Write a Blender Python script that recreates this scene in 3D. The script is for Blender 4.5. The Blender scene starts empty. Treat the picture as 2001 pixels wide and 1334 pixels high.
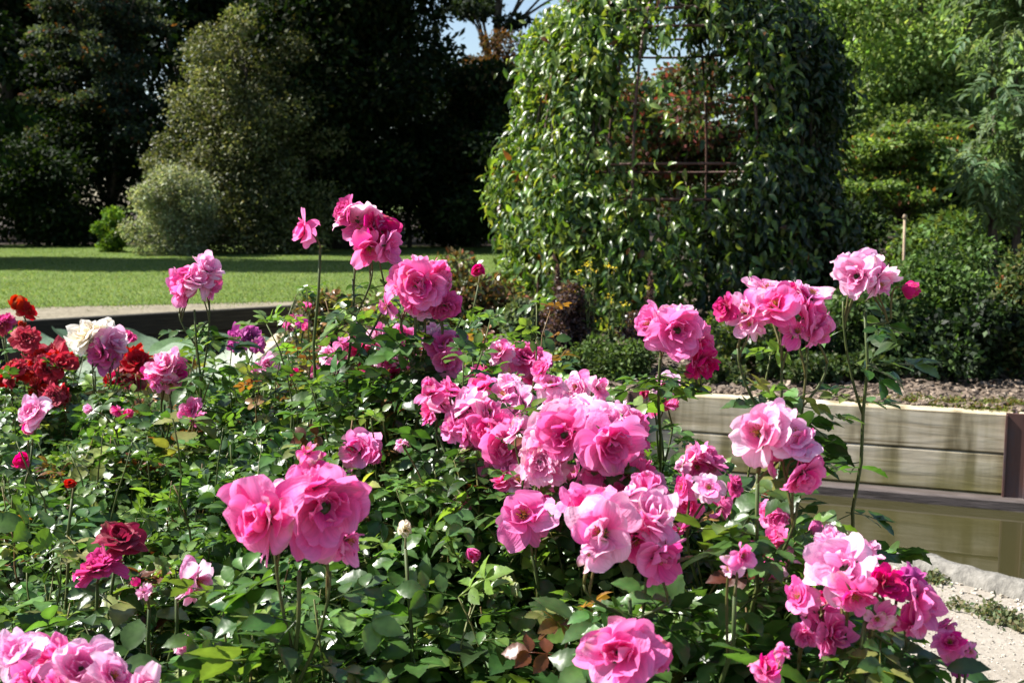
import bpy, math, random
import numpy as np
from mathutils import Vector, Matrix

random.seed(11)
rng = np.random.default_rng(11)
C = bpy.context.scene.collection
R = math.radians
sc = bpy.context.scene

# ------------------------------------------------------------------ camera
CAMZ = 1.25
PITCH = R(6.85)
FPX = 2223.0                       # focal length in photo pixels (photo 2001 wide)
cam_d = bpy.data.cameras.new('camera')
cam = bpy.data.objects.new('camera', cam_d)
C.objects.link(cam)
cam.location = (0, 0, CAMZ)
cam.rotation_euler = (math.pi / 2 - PITCH, 0, 0)
cam_d.sensor_width = 36.0
cam_d.lens = FPX * 36.0 / 2001.0
cam_d.clip_start = 0.05
cam_d.clip_end = 1500
cam_d.dof.use_dof = True
cam_d.dof.focus_distance = 1.9
cam_d.dof.aperture_fstop = 11
sc.camera = cam

# ------------------------------------------------------------------ sky and sun
SUN_EL, SUN_AZ = R(47), R(78)      # azimuth counted to the left of the view direction
w = bpy.data.worlds.new('World')
sc.world = w
w.use_nodes = True
nt = w.node_tree
for n in list(nt.nodes):
    nt.nodes.remove(n)
sky = nt.nodes.new('ShaderNodeTexSky')
sky.sky_type = 'NISHITA'
sky.sun_disc = False
sky.sun_elevation = SUN_EL
sky.sun_rotation = -SUN_AZ
sky.air_density = 1.0
sky.dust_density = 1.0
bg = nt.nodes.new('ShaderNodeBackground')
bg.inputs['Strength'].default_value = 0.065
out = nt.nodes.new('ShaderNodeOutputWorld')
nt.links.new(sky.outputs[0], bg.inputs[0])
nt.links.new(bg.outputs[0], out.inputs[0])

sun_d = bpy.data.lights.new('sun', 'SUN')
sun_d.energy = 5.0
sun_d.angle = R(0.5)
sun_d.color = (1.0, 0.955, 0.88)
sun = bpy.data.objects.new('sun', sun_d)
C.objects.link(sun)
sun_dir = Vector((-math.sin(SUN_AZ) * math.cos(SUN_EL), math.cos(SUN_AZ) * math.cos(SUN_EL), math.sin(SUN_EL)))
sun.rotation_euler = sun_dir.to_track_quat('Z', 'Y').to_euler()
sun.location = (-8, 8, 14)

sc.view_settings.view_transform = 'Standard'
sc.view_settings.look = 'None'
sc.view_settings.exposure = 1.4
sc.view_settings.gamma = 1.0

# ------------------------------------------------------------------ helpers
CP, SP = math.cos(PITCH), math.sin(PITCH)


def P(px, py, Y):
    """world point at depth Y (metres ahead) seen at photo pixel px, py"""
    x = (px - 1000.5) / FPX
    y = -(py - 667.0) / FPX
    d = Vector((x, CP + y * SP, y * CP - SP))
    s = Y / d.y
    return Vector((d.x * s, Y, CAMZ + d.z * s))


def PZ(px, py, z):
    """world point on the level z seen at photo pixel px, py"""
    x = (px - 1000.5) / FPX
    y = -(py - 667.0) / FPX
    d = Vector((x, CP + y * SP, y * CP - SP))
    s = (z - CAMZ) / d.z
    return Vector((d.x * s, d.y * s, z))


def nrm(a):
    a = np.asarray(a, float)
    return a / np.maximum(np.linalg.norm(a, axis=-1, keepdims=True), 1e-9)


class MB:
    """collects vertices, quads and a colour per vertex; build() links ONE mesh object"""

    def __init__(self):
        self.v, self.q, self.c, self.n = [], [], [], 0

    def add(self, V, Q, col=None):
        V = np.asarray(V, float).reshape(-1, 3)
        Q = np.asarray(Q, int).reshape(-1, 4)
        if col is None:
            col = np.ones((len(V), 3))
        col = np.asarray(col, float)
        if col.ndim == 1:
            col = np.tile(col, (len(V), 1))
        self.v.append(V)
        self.q.append(Q + self.n)
        self.c.append(col)
        self.n += len(V)

    def mesh(self, name, mat, smooth=True):
        V = np.concatenate(self.v)
        Q = np.concatenate(self.q)
        K = np.concatenate(self.c)
        me = bpy.data.meshes.new(name)
        me.vertices.add(len(V))
        me.vertices.foreach_set('co', V.astype(np.float32).ravel())
        me.loops.add(len(Q) * 4)
        me.loops.foreach_set('vertex_index', Q.astype(np.int32).ravel())
        me.polygons.add(len(Q))
        me.polygons.foreach_set('loop_start', np.arange(0, len(Q) * 4, 4, dtype=np.int32))
        me.polygons.foreach_set('use_smooth', np.full(len(Q), smooth, dtype=bool))
        at = me.attributes.new('Col', 'FLOAT_COLOR', 'POINT')
        k4 = np.concatenate([K, np.ones((len(K), 1))], axis=1).astype(np.float32)
        at.data.foreach_set('color', k4.ravel())
        me.materials.append(mat)
        me.update(calc_edges=True)
        return me

    def build(self, name, mat, parent=None, smooth=True):
        return link(name, self.mesh(name, mat, smooth), parent)


def link(name, me, parent=None, loc=(0, 0, 0)):
    o = bpy.data.objects.new(name, me)
    C.objects.link(o)
    o.location = loc
    if parent is not None:
        o.parent = parent
        o.matrix_parent_inverse = Matrix.Translation(-parent.location)   # parts are modelled in world space
    return o


def tag(o, label=None, cat=None, group=None, kind=None):
    if label: o['label'] = label
    if cat: o['category'] = cat
    if group: o['group'] = group
    if kind: o['kind'] = kind
    return o


def thing(name, label, cat, loc=(0, 0, 0), group=None):
    o = bpy.data.objects.new(name, None)
    o.empty_display_size = 0.1
    C.objects.link(o)
    o.location = loc
    return tag(o, label, cat, group)


def box(mb, c, s, rz=0.0, col=(1, 1, 1), bev=0.0):
    """box centred at c with full size s turned about z, its edges chamfered"""
    hx, hy, hz = s[0] / 2, s[1] / 2, s[2] / 2
    b = bev
    prof = [(-hy, -hz + b), (-hy + b, -hz), (hy - b, -hz), (hy, -hz + b), (hy, hz - b), (hy - b, hz), (-hy + b, hz), (-hy, hz - b)] if b > 0 else [(-hy, -hz), (hy, -hz), (hy, hz), (-hy, hz)]
    n = len(prof)
    xs = [(-hx, 1 - 2 * b / max(s[1], 1e-6) * .5), (-hx + b, 1), (hx - b, 1), (hx, 1 - 2 * b / max(s[1], 1e-6) * .5)] if b > 0 else [(-hx, 1), (hx, 1)]
    V = [(x, y * k, z * k) for x, k in xs for y, z in prof]
    Q = []
    for i in range(len(xs) - 1):
        for j in range(n):
            a, d = i * n + j, i * n + (j + 1) % n
            Q.append((a, d, d + n, a + n))
    for base in (0, (len(xs) - 1) * n):
        if n == 4:
            Q.append((base, base + 1, base + 2, base + 3))
        else:
            for k in (0, 2, 4):
                pass
            Q += [(base, base + 1, base + 2, base + 3), (base, base + 3, base + 4, base + 7), (base + 4, base + 5, base + 6, base + 7)]
    V = np.array(V)
    cz, sz = math.cos(rz), math.sin(rz)
    V = np.stack([V[:, 0] * cz - V[:, 1] * sz + c[0], V[:, 0] * sz + V[:, 1] * cz + c[1], V[:, 2] + c[2]], 1)
    mb.add(V, Q, col)


def tube(mb, pts, rad, n=6, col=(1, 1, 1)):
    pts = np.asarray([tuple(p) for p in pts], float)
    rad = np.broadcast_to(np.asarray(rad, float), (len(pts),))
    t = nrm(np.gradient(pts, axis=0))
    ref = np.where(np.abs(t[:, 2:3]) > .9, np.array([[1., 0, 0]]), np.array([[0, 0, 1.]]))
    ref = np.tile(ref[0], (len(pts), 1))
    a = nrm(np.cross(t, ref))
    b = np.cross(t, a)
    ang = np.arange(n) * 2 * math.pi / n
    V = pts[:, None, :] + rad[:, None, None] * (np.cos(ang)[None, :, None] * a[:, None, :] + np.sin(ang)[None, :, None] * b[:, None, :])
    Q = []
    for i in range(len(pts) - 1):
        for j in range(n):
            k = (j + 1) % n
            Q.append((i * n + j, i * n + k, (i + 1) * n + k, (i + 1) * n + j))
    # end caps
    m = len(pts) * n
    V = np.concatenate([V.reshape(-1, 3), pts[:1], pts[-1:]])
    for j in range(0, n, 2):
        Q.append((m, (j + 2) % n, (j + 1) % n, j))
        e = (len(pts) - 1) * n
        Q.append((m + 1, e + j, e + (j + 1) % n, e + (j + 2) % n))
    mb.add(V, Q, col)


def curve_pts(a, b, sag=(0, 0, 0), n=8, wob=0.0):
    a, b, s = np.array(a, float), np.array(b, float), np.array(sag, float)
    t = np.linspace(0, 1, n)[:, None]
    p = a * (1 - t) + b * t + s * (4 * t * (1 - t))
    if wob:
        p[1:-1] += rng.normal(0, wob, (n - 2, 3))
    return p


# leaf templates: x across, y along, z normal ------------------------------------------------
def leaf_template(rows, fold=.18, droop=.2, wave=.0, seed=0):
    """rows = [(t, half width)]; three columns, folded along the midrib, tip drooping"""
    V, Q = [], []
    r_ = random.Random(seed)
    for t, hw in rows:
        z0 = -droop * t * t
        wv = wave * r_.uniform(-1, 1)
        V += [(-hw, t, z0 + fold * hw + wv), (0, t, z0), (hw, t, z0 + fold * hw - wv)]
    for i in range(len(rows) - 1):
        for j in range(2):
            a = i * 3 + j
            Q.append((a, a + 1, a + 4, a + 3))
    return np.array(V), np.array(Q)


LEAF_ROSE = [(0, .03), (.10, .17), (.20, .235), (.24, .27), (.38, .305), (.42, .34), (.56, .30), (.60, .325), (.73, .22), (.77, .235), (.89, .10), (1, .006)]
LEAF_MID = [(0, .03), (.3, .25), (.62, .23), (1, .01)]
LEAF_LONG = [(0, .02), (.3, .17), (.65, .15), (1, .01)]
T_MID = leaf_template(LEAF_MID, .35, .25)
T_LONG = leaf_template(LEAF_LONG, .4, .35)
T_VINE = leaf_template([(0, .03), (.3, .21), (.6, .19), (1, .01)], .45, .45)
T_FLAT = (np.array([(0, 0, 0), (.3, .45, .06), (0, 1, -.12), (-.3, .5, .06)]), np.array([(0, 1, 2, 3)]))
T_NEEDLE = (np.array([(-.05, 0, 0), (.05, 0, 0), (.04, 1, -.1), (-.04, 1, -.1)]), np.array([(0, 1, 2, 3)]))
T_BLADE = (np.array([(-.12, 0, 0), (.12, 0, 0), (.03, 1, .0), (-.03, 1, 0)]), np.array([(0, 1, 2, 3)]))


def compound_template(seed, pairs=2, tem=None, size=.42, spread=1.15, droop=.25):
    """a pinnate rose leaf: leaflets in pairs along a thin rachis, one at the end; about unit length"""
    r_ = random.Random(seed)
    mb = MB()
    fr = [(.30 + .62 * i / pairs, s) for i in range(pairs) for s in (-1, 1)] + [(.62 + .3 * (pairs > 2), 0)]
    for t, s in fr:
        v, q = leaf_template(LEAF_ROSE, r_.uniform(.1, .5), r_.uniform(.05, .35), .015, r_.random()) if tem is None else tem
        v = v * size * r_.uniform(.85, 1.12) * (1.1 if s == 0 else .95)
        a = -s * r_.uniform(.85, 1.2) * spread
        roll, pit = r_.uniform(-.45, .45), r_.uniform(-.35, .3)
        M = Matrix.Rotation(a, 3, 'Z') @ Matrix.Rotation(pit, 3, 'X') @ Matrix.Rotation(roll, 3, 'Y')
        v = v @ np.array(M).T + np.array([s * .02, t, -droop * t * t])
        kcol = np.full((len(v), 3), r_.uniform(.8, 1.2)); kcol[1::3] *= 1.35
        mb.add(v, q, kcol)
    tt = np.linspace(0, .66 + .28 * (pairs > 2), 5)
    tube(mb, np.stack([0 * tt, tt, -droop * tt * tt - .004], 1), .011, 3, (1.3, 1.1, .9))
    return np.concatenate(mb.v), np.concatenate(mb.q), np.concatenate(mb.c)


def leafmass(mb, tem, pos, fwd, nor, size, col):
    """many copies of one leaf template, each with its own place, direction, normal, size, colour"""
    tv, tq = tem[0], tem[1]
    tc = tem[2] if len(tem) > 2 else np.ones((len(tv), 3))
    pos, fwd, nor = np.asarray(pos, float), nrm(fwd), np.asarray(nor, float)
    right = nrm(np.cross(fwd, nor))
    up = np.cross(right, fwd)
    s = np.broadcast_to(np.asarray(size, float), (len(pos),))[:, None, None]
    V = pos[:, None, :] + s * (tv[None, :, 0:1] * right[:, None, :] + tv[None, :, 1:2] * fwd[:, None, :] + tv[None, :, 2:3] * up[:, None, :])
    k = len(tv)
    Q = tq[None] + (np.arange(len(pos)) * k)[:, None, None]
    col = np.asarray(col, float)
    if col.ndim == 1:
        col = np.tile(col, (len(pos), 1))
    K = col[:, None, :] * tc[None]
    mb.add(V.reshape(-1, 3), Q.reshape(-1, 4), K.reshape(-1, 3))


def pick_cols(n, pal, jit=.18):
    """pal = [(weight, (r,g,b))]"""
    wts = np.array([p[0] for p in pal], float)
    idx = rng.choice(len(pal), n, p=wts / wts.sum())
    c = np.array([p[1] for p in pal])[idx]
    return np.clip(c * (1 + rng.normal(0, jit, (n, 1))) * (1 + rng.normal(0, jit * .3, (n, 3))), .002, .95)


# ------------------------------------------------------------------ materials
def new_mat(name):
    m = bpy.data.materials.new(name)
    m.use_nodes = True
    t = m.node_tree
    for n in list(t.nodes):
        t.nodes.remove(n)
    o = t.nodes.new('ShaderNodeOutputMaterial')
    return m, t, o


def leaf_mat(name, rough=.4, spec=.5, trans=.35, tcol=(1.5, 1.35, .45)):
    m, t, o = new_mat(name)
    a = t.nodes.new('ShaderNodeAttribute'); a.attribute_name = 'Col'
    p = t.nodes.new('ShaderNodeBsdfPrincipled')
    p.inputs['Roughness'].default_value = rough
    p.inputs['Specular IOR Level'].default_value = spec
    nz = t.nodes.new('ShaderNodeTexNoise'); nz.inputs['Scale'].default_value = 60
    tc = t.nodes.new('ShaderNodeTexCoord')
    t.links.new(tc.outputs['Object'], nz.inputs['Vector'])
    mr = t.nodes.new('ShaderNodeMapRange')
    mr.inputs['From Min'].default_value = .3; mr.inputs['From Max'].default_value = .7
    mr.inputs['To Min'].default_value = .75; mr.inputs['To Max'].default_value = 1.25
    t.links.new(nz.outputs['Fac'], mr.inputs['Value'])
    vm = t.nodes.new('ShaderNodeVectorMath'); vm.operation = 'SCALE'
    t.links.new(a.outputs['Color'], vm.inputs[0]); t.links.new(mr.outputs[0], vm.inputs['Scale'])
    t.links.new(vm.outputs[0], p.inputs['Base Color'])
    bp = t.nodes.new('ShaderNodeBump'); bp.inputs['Strength'].default_value = .25; bp.inputs['Distance'].default_value = .004
    t.links.new(nz.outputs['Fac'], bp.inputs['Height']); t.links.new(bp.outputs[0], p.inputs['Normal'])
    tr = t.nodes.new('ShaderNodeBsdfTranslucent')
    mu = t.nodes.new('ShaderNodeVectorMath'); mu.operation = 'MULTIPLY'
    mu.inputs[1].default_value = tcol
    t.links.new(vm.outputs[0], mu.inputs[0]); t.links.new(mu.outputs[0], tr.inputs['Color'])
    mx = t.nodes.new('ShaderNodeMixShader'); mx.inputs[0].default_value = trans
    t.links.new(p.outputs[0], mx.inputs[1]); t.links.new(tr.outputs[0], mx.inputs[2])
    t.links.new(mx.outputs[0], o.inputs['Surface'])
    return m


def petal_mat(name):
    m, t, o = new_mat(name)
    a = t.nodes.new('ShaderNodeAttribute'); a.attribute_name = 'Col'
    oi = t.nodes.new('ShaderNodeObjectInfo')
    hs = t.nodes.new('ShaderNodeHueSaturation')
    m1 = t.nodes.new('ShaderNodeMapRange'); m1.inputs['To Min'].default_value = .488; m1.inputs['To Max'].default_value = .512
    m2 = t.nodes.new('ShaderNodeMapRange'); m2.inputs['To Min'].default_value = .9; m2.inputs['To Max'].default_value = 1.1
    t.links.new(oi.outputs['Random'], m1.inputs['Value']); t.links.new(oi.outputs['Random'], m2.inputs['Value'])
    t.links.new(m1.outputs[0], hs.inputs['Hue']); t.links.new(m2.outputs[0], hs.inputs['Saturation'])
    t.links.new(a.outputs['Color'], hs.inputs['Color'])
    p = t.nodes.new('ShaderNodeBsdfPrincipled')
    p.inputs['Roughness'].default_value = .55
    p.inputs['Specular IOR Level'].default_value = .3
    p.inputs['Sheen Weight'].default_value = .15
    va = t.nodes.new('ShaderNodeAttribute'); va.attribute_name = 'vein'
    vn = t.nodes.new('ShaderNodeTexNoise'); vn.inputs['Scale'].default_value = 1.0; vn.inputs['Detail'].default_value = 3
    t.links.new(va.outputs['Vector'], vn.inputs['Vector'])
    vr = t.nodes.new('ShaderNodeMapRange')
    vr.inputs['From Min'].default_value = .3; vr.inputs['From Max'].default_value = .7
    vr.inputs['To Min'].default_value = .88; vr.inputs['To Max'].default_value = 1.12
    t.links.new(vn.outputs['Fac'], vr.inputs['Value'])
    vs_ = t.nodes.new('ShaderNodeVectorMath'); vs_.operation = 'SCALE'
    t.links.new(hs.outputs[0], vs_.inputs[0]); t.links.new(vr.outputs[0], vs_.inputs['Scale'])
    t.links.new(vs_.outputs[0], p.inputs['Base Color'])
    tc = t.nodes.new('ShaderNodeTexCoord')
    nz = t.nodes.new('ShaderNodeTexNoise'); nz.inputs['Scale'].default_value = 4; nz.inputs['Detail'].default_value = 3
    t.links.new(tc.outputs['Object'], nz.inputs['Vector'])
    bp = t.nodes.new('ShaderNodeBump'); bp.inputs['Strength'].default_value = .2; bp.inputs['Distance'].default_value = .03
    av = t.nodes.new('ShaderNodeMath'); av.operation = 'MULTIPLY_ADD'; av.inputs[1].default_value = .6
    t.links.new(vn.outputs['Fac'], av.inputs[0]); t.links.new(nz.outputs['Fac'], av.inputs[2])
    t.links.new(av.outputs[0], bp.inputs['Height']); t.links.new(bp.outputs[0], p.inputs['Normal'])
    tr = t.nodes.new('ShaderNodeBsdfTranslucent')
    t.links.new(vs_.outputs[0], tr.inputs['Color'])
    mx = t.nodes.new('ShaderNodeMixShader'); mx.inputs[0].default_value = .45
    t.links.new(p.outputs[0], mx.inputs[1]); t.links.new(tr.outputs[0], mx.inputs[2])
    t.links.new(mx.outputs[0], o.inputs['Surface'])
    return m


def ramp(t, fac, stops):
    r = t.nodes.new('ShaderNodeValToRGB')
    e = r.color_ramp.elements
    e[0].position, e[0].color = stops[0][0], (*stops[0][1], 1)
    e[1].position, e[1].color = stops[-1][0], (*stops[-1][1], 1)
    for pos, c in stops[1:-1]:
        x = e.new(pos); x.color = (*c, 1)
    t.links.new(fac, r.inputs['Fac'])
    return r


def noisy_mat(name, stops, scale=8, detail=6, rough=.85, bump=.4, bdist=.01, stretch=(1, 1, 1), spec=.3, scale2=None, attr=False):
    m, t, o = new_mat(name)
    tc = t.nodes.new('ShaderNodeTexCoord')
    mp = t.nodes.new('ShaderNodeMapping'); mp.inputs['Scale'].default_value = stretch
    t.links.new(tc.outputs['Object'], mp.inputs['Vector'])
    nz = t.nodes.new('ShaderNodeTexNoise')
    nz.inputs['Scale'].default_value = scale; nz.inputs['Detail'].default_value = detail; nz.inputs['Roughness'].default_value = .62
    t.links.new(mp.outputs[0], nz.inputs['Vector'])
    fac = nz.outputs['Fac']
    if scale2:
        n2 = t.nodes.new('ShaderNodeTexNoise'); n2.inputs['Scale'].default_value = scale2; n2.inputs['Detail'].default_value = 3
        t.links.new(mp.outputs[0], n2.inputs['Vector'])
        mm = t.nodes.new('ShaderNodeMath'); mm.operation = 'ADD'
        t.links.new(fac, mm.inputs[0]); t.links.new(n2.outputs['Fac'], mm.inputs[1])
        hv = t.nodes.new('ShaderNodeMath'); hv.operation = 'MULTIPLY'; hv.inputs[1].default_value = .5
        t.links.new(mm.outputs[0], hv.inputs[0]); fac = hv.outputs[0]
    r = ramp(t, fac, stops)
    p = t.nodes.new('ShaderNodeBsdfPrincipled')
    p.inputs['Roughness'].default_value = rough
    p.inputs['Specular IOR Level'].default_value = spec
    colo = r.outputs[0]
    if attr:
        a = t.nodes.new('ShaderNodeAttribute'); a.attribute_name = 'Col'
        mu = t.nodes.new('ShaderNodeVectorMath'); mu.operation = 'MULTIPLY'
        t.links.new(colo, mu.inputs[0]); t.links.new(a.outputs['Color'], mu.inputs[1]); colo = mu.outputs[0]
    t.links.new(colo, p.inputs['Base Color'])
    bp = t.nodes.new('ShaderNodeBump'); bp.inputs['Strength'].default_value = bump; bp.inputs['Distance'].default_value = bdist
    t.links.new(nz.outputs['Fac'], bp.inputs['Height']); t.links.new(bp.outputs[0], p.inputs['Normal'])
    t.links.new(p.outputs[0], o.inputs['Surface'])
    return m


M_ROSELEAF = leaf_mat('rose_leaf', .33, .6, .38, (1.5, 1.5, .5))
M_VINELEAF = leaf_mat('vine_leaf', .34, .55, .42, (1.7, 1.5, .45))
M_TREELEAF = leaf_mat('tree_leaf', .65, .12, .35)
M_SOFTLEAF = leaf_mat('soft_leaf', .55, .3, .35, (1.2, 1.2, .6))
M_LOTUS = leaf_mat('lotus_leaf', .5, .4, .25, (1.2, 1.3, .6))
M_GRASS = leaf_mat('grass_blade', .6, .25, .5, (1.2, 1.2, .5))
M_PETAL = petal_mat('petal')
M_STEM = noisy_mat('green_stem', [(.3, (.05, .08, .02)), (.55, (.10, .12, .035)), (.75, (.16, .11, .05))], 14, 4, .6, .2, .003, spec=.4, attr=True)
M_BARK = noisy_mat('bark', [(.3, (.025, .02, .015)), (.5, (.07, .055, .04)), (.75, (.15, .125, .095))], 9, 8, .9, .9, .03, (3, 3, .6))
M_LAWN = noisy_mat('lawn', [(.3, (.065, .10, .024)), (.5, (.10, .15, .036)), (.7, (.155, .19, .065))], 30, 8, .95, .25, .008, spec=.1, scale2=1.2)
M_SOIL = noisy_mat('soil', [(.3, (.018, .012, .008)), (.6, (.05, .035, .024)), (.8, (.09, .07, .05))], 22, 8, .95, 1, .02)
M_MULCH = noisy_mat('mulch', [(.3, (.04, .028, .02)), (.5, (.10, .075, .055)), (.72, (.20, .16, .125))], 26, 8, .95, 1, .02)
M_GRAVEL = noisy_mat('gravel_sand', [(.25, (.16, .135, .105)), (.5, (.27, .24, .20)), (.72, (.37, .335, .29))], 45, 9, .95, .8, .008, scale2=3)
M_PATH = noisy_mat('path_gravel', [(.3, (.085, .072, .046)), (.5, (.19, .165, .115)), (.72, (.28, .25, .19))], 6, 10, .95, 1, .02, scale2=24)
M_CHIP = noisy_mat('bark_chip', [(.3, (.07, .048, .034)), (.55, (.17, .13, .098)), (.75, (.34, .28, .225))], 12, 5, .9, .6, .01, attr=True)
M_PEBBLE = noisy_mat('pebble', [(.3, (.30, .26, .20)), (.55, (.45, .41, .35)), (.75, (.58, .54, .48))], 20, 4, .85, .3, .004, attr=True)
M_RUST = noisy_mat('rusty_steel', [(.3, (.055, .022, .02)), (.5, (.10, .045, .035)), (.72, (.055, .06, .075))], 7, 7, .6, .5, .004, (1, 1, .35), spec=.5)
M_IRON = noisy_mat('dark_iron', [(.3, (.05, .022, .016)), (.6, (.10, .05, .035)), (.8, (.14, .08, .06))], 16, 6, .6, .4, .003, spec=.4)
M_LOG = noisy_mat('weathered_log', [(.28, (.07, .066, .06)), (.5, (.18, .17, .15)), (.72, (.28, .265, .24))], 9, 9, .9, 1, .02, (2.2, 2.2, .5), scale2=30)
M_MOSS = leaf_mat('moss', .8, .1, .25)
M_STAKE = noisy_mat('bamboo_stake', [(.3, (.24, .17, .11)), (.7, (.40, .31, .21))], 12, 4, .7, .3, .003)


def timber_mat():
    """weathered sleepers: grain along the board, vertical damp stains, green algae near the water"""
    m, t, o = new_mat('weathered_timber')
    tc0 = t.nodes.new('ShaderNodeTexCoord')
    oi = t.nodes.new('ShaderNodeObjectInfo')
    rs_ = t.nodes.new('ShaderNodeMath'); rs_.operation = 'MULTIPLY'; rs_.inputs[1].default_value = 37.0
    t.links.new(oi.outputs['Random'], rs_.inputs[0])
    ad = t.nodes.new('ShaderNodeVectorMath'); ad.operation = 'ADD'
    t.links.new(tc0.outputs['Object'], ad.inputs[0]); t.links.new(rs_.outputs[0], ad.inputs[1])
    geo = t.nodes.new('ShaderNodeNewGeometry')
    mp = t.nodes.new('ShaderNodeMapping'); mp.inputs['Scale'].default_value = (1.4, 6, 11)
    t.links.new(ad.outputs[0], mp.inputs['Vector'])
    g = t.nodes.new('ShaderNodeTexNoise'); g.inputs['Scale'].default_value = 1.6; g.inputs['Detail'].default_value = 8; g.inputs['Distortion'].default_value = .6
    t.links.new(mp.outputs[0], g.inputs['Vector'])
    r = ramp(t, g.outputs['Fac'], [(.28, (.42, .35, .245)), (.5, (.56, .485, .36)), (.72, (.67, .60, .47))])
    mp2 = t.nodes.new('ShaderNodeMapping'); mp2.inputs['Scale'].default_value = (5, 5, .8)
    t.links.new(ad.outputs[0], mp2.inputs['Vector'])
    s = t.nodes.new('ShaderNodeTexNoise'); s.inputs['Scale'].default_value = 1.5; s.inputs['Detail'].default_value = 7
    t.links.new(mp2.outputs[0], s.inputs['Vector'])
    rs = ramp(t, s.outputs['Fac'], [(.36, (.40, .38, .30)), (.46, (.80, .79, .72)), (.56, (1, 1, 1))])
    mu = t.nodes.new('ShaderNodeMixRGB'); mu.blend_type = 'MULTIPLY'; mu.inputs[0].default_value = 1
    t.links.new(r.outputs[0], mu.inputs[1]); t.links.new(rs.outputs[0], mu.inputs[2])
    sx = t.nodes.new('ShaderNodeSeparateXYZ'); t.links.new(geo.outputs['Position'], sx.inputs[0])
    ns = t.nodes.new('ShaderNodeMath'); ns.operation = 'MULTIPLY_ADD'; ns.inputs[1].default_value = .28; 
    t.links.new(s.outputs['Fac'], ns.inputs[0]); t.links.new(sx.outputs['Z'], ns.inputs[2])
    mr = t.nodes.new('ShaderNodeMapRange'); mr.inputs['From Min'].default_value = -.02; mr.inputs['From Max'].default_value = .17
    mr.inputs['To Min'].default_value = .85; mr.inputs['To Max'].default_value = 0
    t.links.new(ns.outputs[0], mr.inputs['Value'])
    mp3 = t.nodes.new('ShaderNodeMapping'); mp3.inputs['Scale'].default_value = (2.2, 3, 70)
    t.links.new(ad.outputs[0], mp3.inputs['Vector'])
    ck = t.nodes.new('ShaderNodeTexNoise'); ck.inputs['Scale'].default_value = 1.0; ck.inputs['Detail'].default_value = 5; ck.inputs['Distortion'].default_value = .8
    t.links.new(mp3.outputs[0], ck.inputs['Vector'])
    rc = ramp(t, ck.outputs['Fac'], [(.28, (.45, .41, .35)), (.37, (.88, .87, .84)), (.45, (1, 1, 1))])
    mc = t.nodes.new('ShaderNodeMixRGB'); mc.blend_type = 'MULTIPLY'; mc.inputs[0].default_value = 1
    t.links.new(mu.outputs[0], mc.inputs[1]); t.links.new(rc.outputs[0], mc.inputs[2])
    vo = t.nodes.new('ShaderNodeTexVoronoi'); vo.inputs['Scale'].default_value = 2.1
    mp4 = t.nodes.new('ShaderNodeMapping'); mp4.inputs['Scale'].default_value = (1, 1, 1.9)
    t.links.new(ad.outputs[0], mp4.inputs['Vector']); t.links.new(mp4.outputs[0], vo.inputs['Vector'])
    rk = ramp(t, vo.outputs['Distance'], [(.03, (.30, .24, .17)), (.07, (.72, .66, .56)), (.12, (1, 1, 1))])
    mk = t.nodes.new('ShaderNodeMixRGB'); mk.blend_type = 'MULTIPLY'; mk.inputs[0].default_value = 1
    t.links.new(mc.outputs[0], mk.inputs[1]); t.links.new(rk.outputs[0], mk.inputs[2])
    mu = mk
    al = t.nodes.new('ShaderNodeMixRGB'); al.inputs[2].default_value = (.20, .18, .06, 1)
    t.links.new(mr.outputs[0], al.inputs[0]); t.links.new(mu.outputs[0], al.inputs[1])
    p = t.nodes.new('ShaderNodeBsdfPrincipled'); p.inputs['Roughness'].default_value = .85; p.inputs['Specular IOR Level'].default_value = .2
    t.links.new(al.outputs[0], p.inputs['Base Color'])
    bp = t.nodes.new('ShaderNodeBump'); bp.inputs['Strength'].default_value = .7; bp.inputs['Distance'].default_value = .006
    t.links.new(g.outputs['Fac'], bp.inputs['Height']); t.links.new(bp.outputs[0], p.inputs['Normal'])
    t.links.new(p.outputs[0], o.inputs['Surface'])
    return m


def water_mat():
    m, t, o = new_mat('pond_water')
    p = t.nodes.new('ShaderNodeBsdfPrincipled')
    p.inputs['Base Color'].default_value = (.036, .033, .013, 1)
    p.inputs['Roughness'].default_value = .02
    p.inputs['IOR'].default_value = 1.33
    p.inputs['Specular IOR Level'].default_value = 1.0
    tc = t.nodes.new('ShaderNodeTexCoord')
    nz = t.nodes.new('ShaderNodeTexNoise'); nz.inputs['Scale'].default_value = 2.5; nz.inputs['Detail'].default_value = 2
    t.links.new(tc.outputs['Object'], nz.inputs['Vector'])
    bp = t.nodes.new('ShaderNodeBump'); bp.inputs['Strength'].default_value = .05; bp.inputs['Distance'].default_value = .02
    t.links.new(nz.outputs['Fac'], bp.inputs['Height']); t.links.new(bp.outputs[0], p.inputs['Normal'])
    t.links.new(p.outputs[0], o.inputs['Surface'])
    return m


M_TIMBER = timber_mat()
M_SHADETIMBER = noisy_mat('shade_dark_timber', [(.3, (.012, .011, .009)), (.55, (.03, .027, .02)), (.75, (.06, .055, .04))], 5, 8, .8, .6, .01, (1, 10, 18))  # same timber, with the shade under the far path put into its colour
M_WATER = water_mat()

# ------------------------------------------------------------------ the setting: ground, pond, lawn
Z_FAR, Z_NEAR, Z_WATER = 0.25, 0.0, -0.20
WALL_L = [(-14.0, 2.65), (-4.35, 9.67), (-2.03, 11.36)]       # far bank of the pond, under the lawn
CORNER = (-1.72, 6.92)
END_R = (5.6, 4.16)
FAR_EDGE = WALL_L + [CORNER, END_R, (12, 1.6)]
NEAR_EDGE = [(12, -3.5), (3.6, 1.4), (2.35, 2.75), (1.66, 3.58), (1.40, 3.86), (0.9, 4.35), (-1.0, 4.9), (-3.5, 4.6), (-9, 1.0), (-14, -2.5)]


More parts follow.
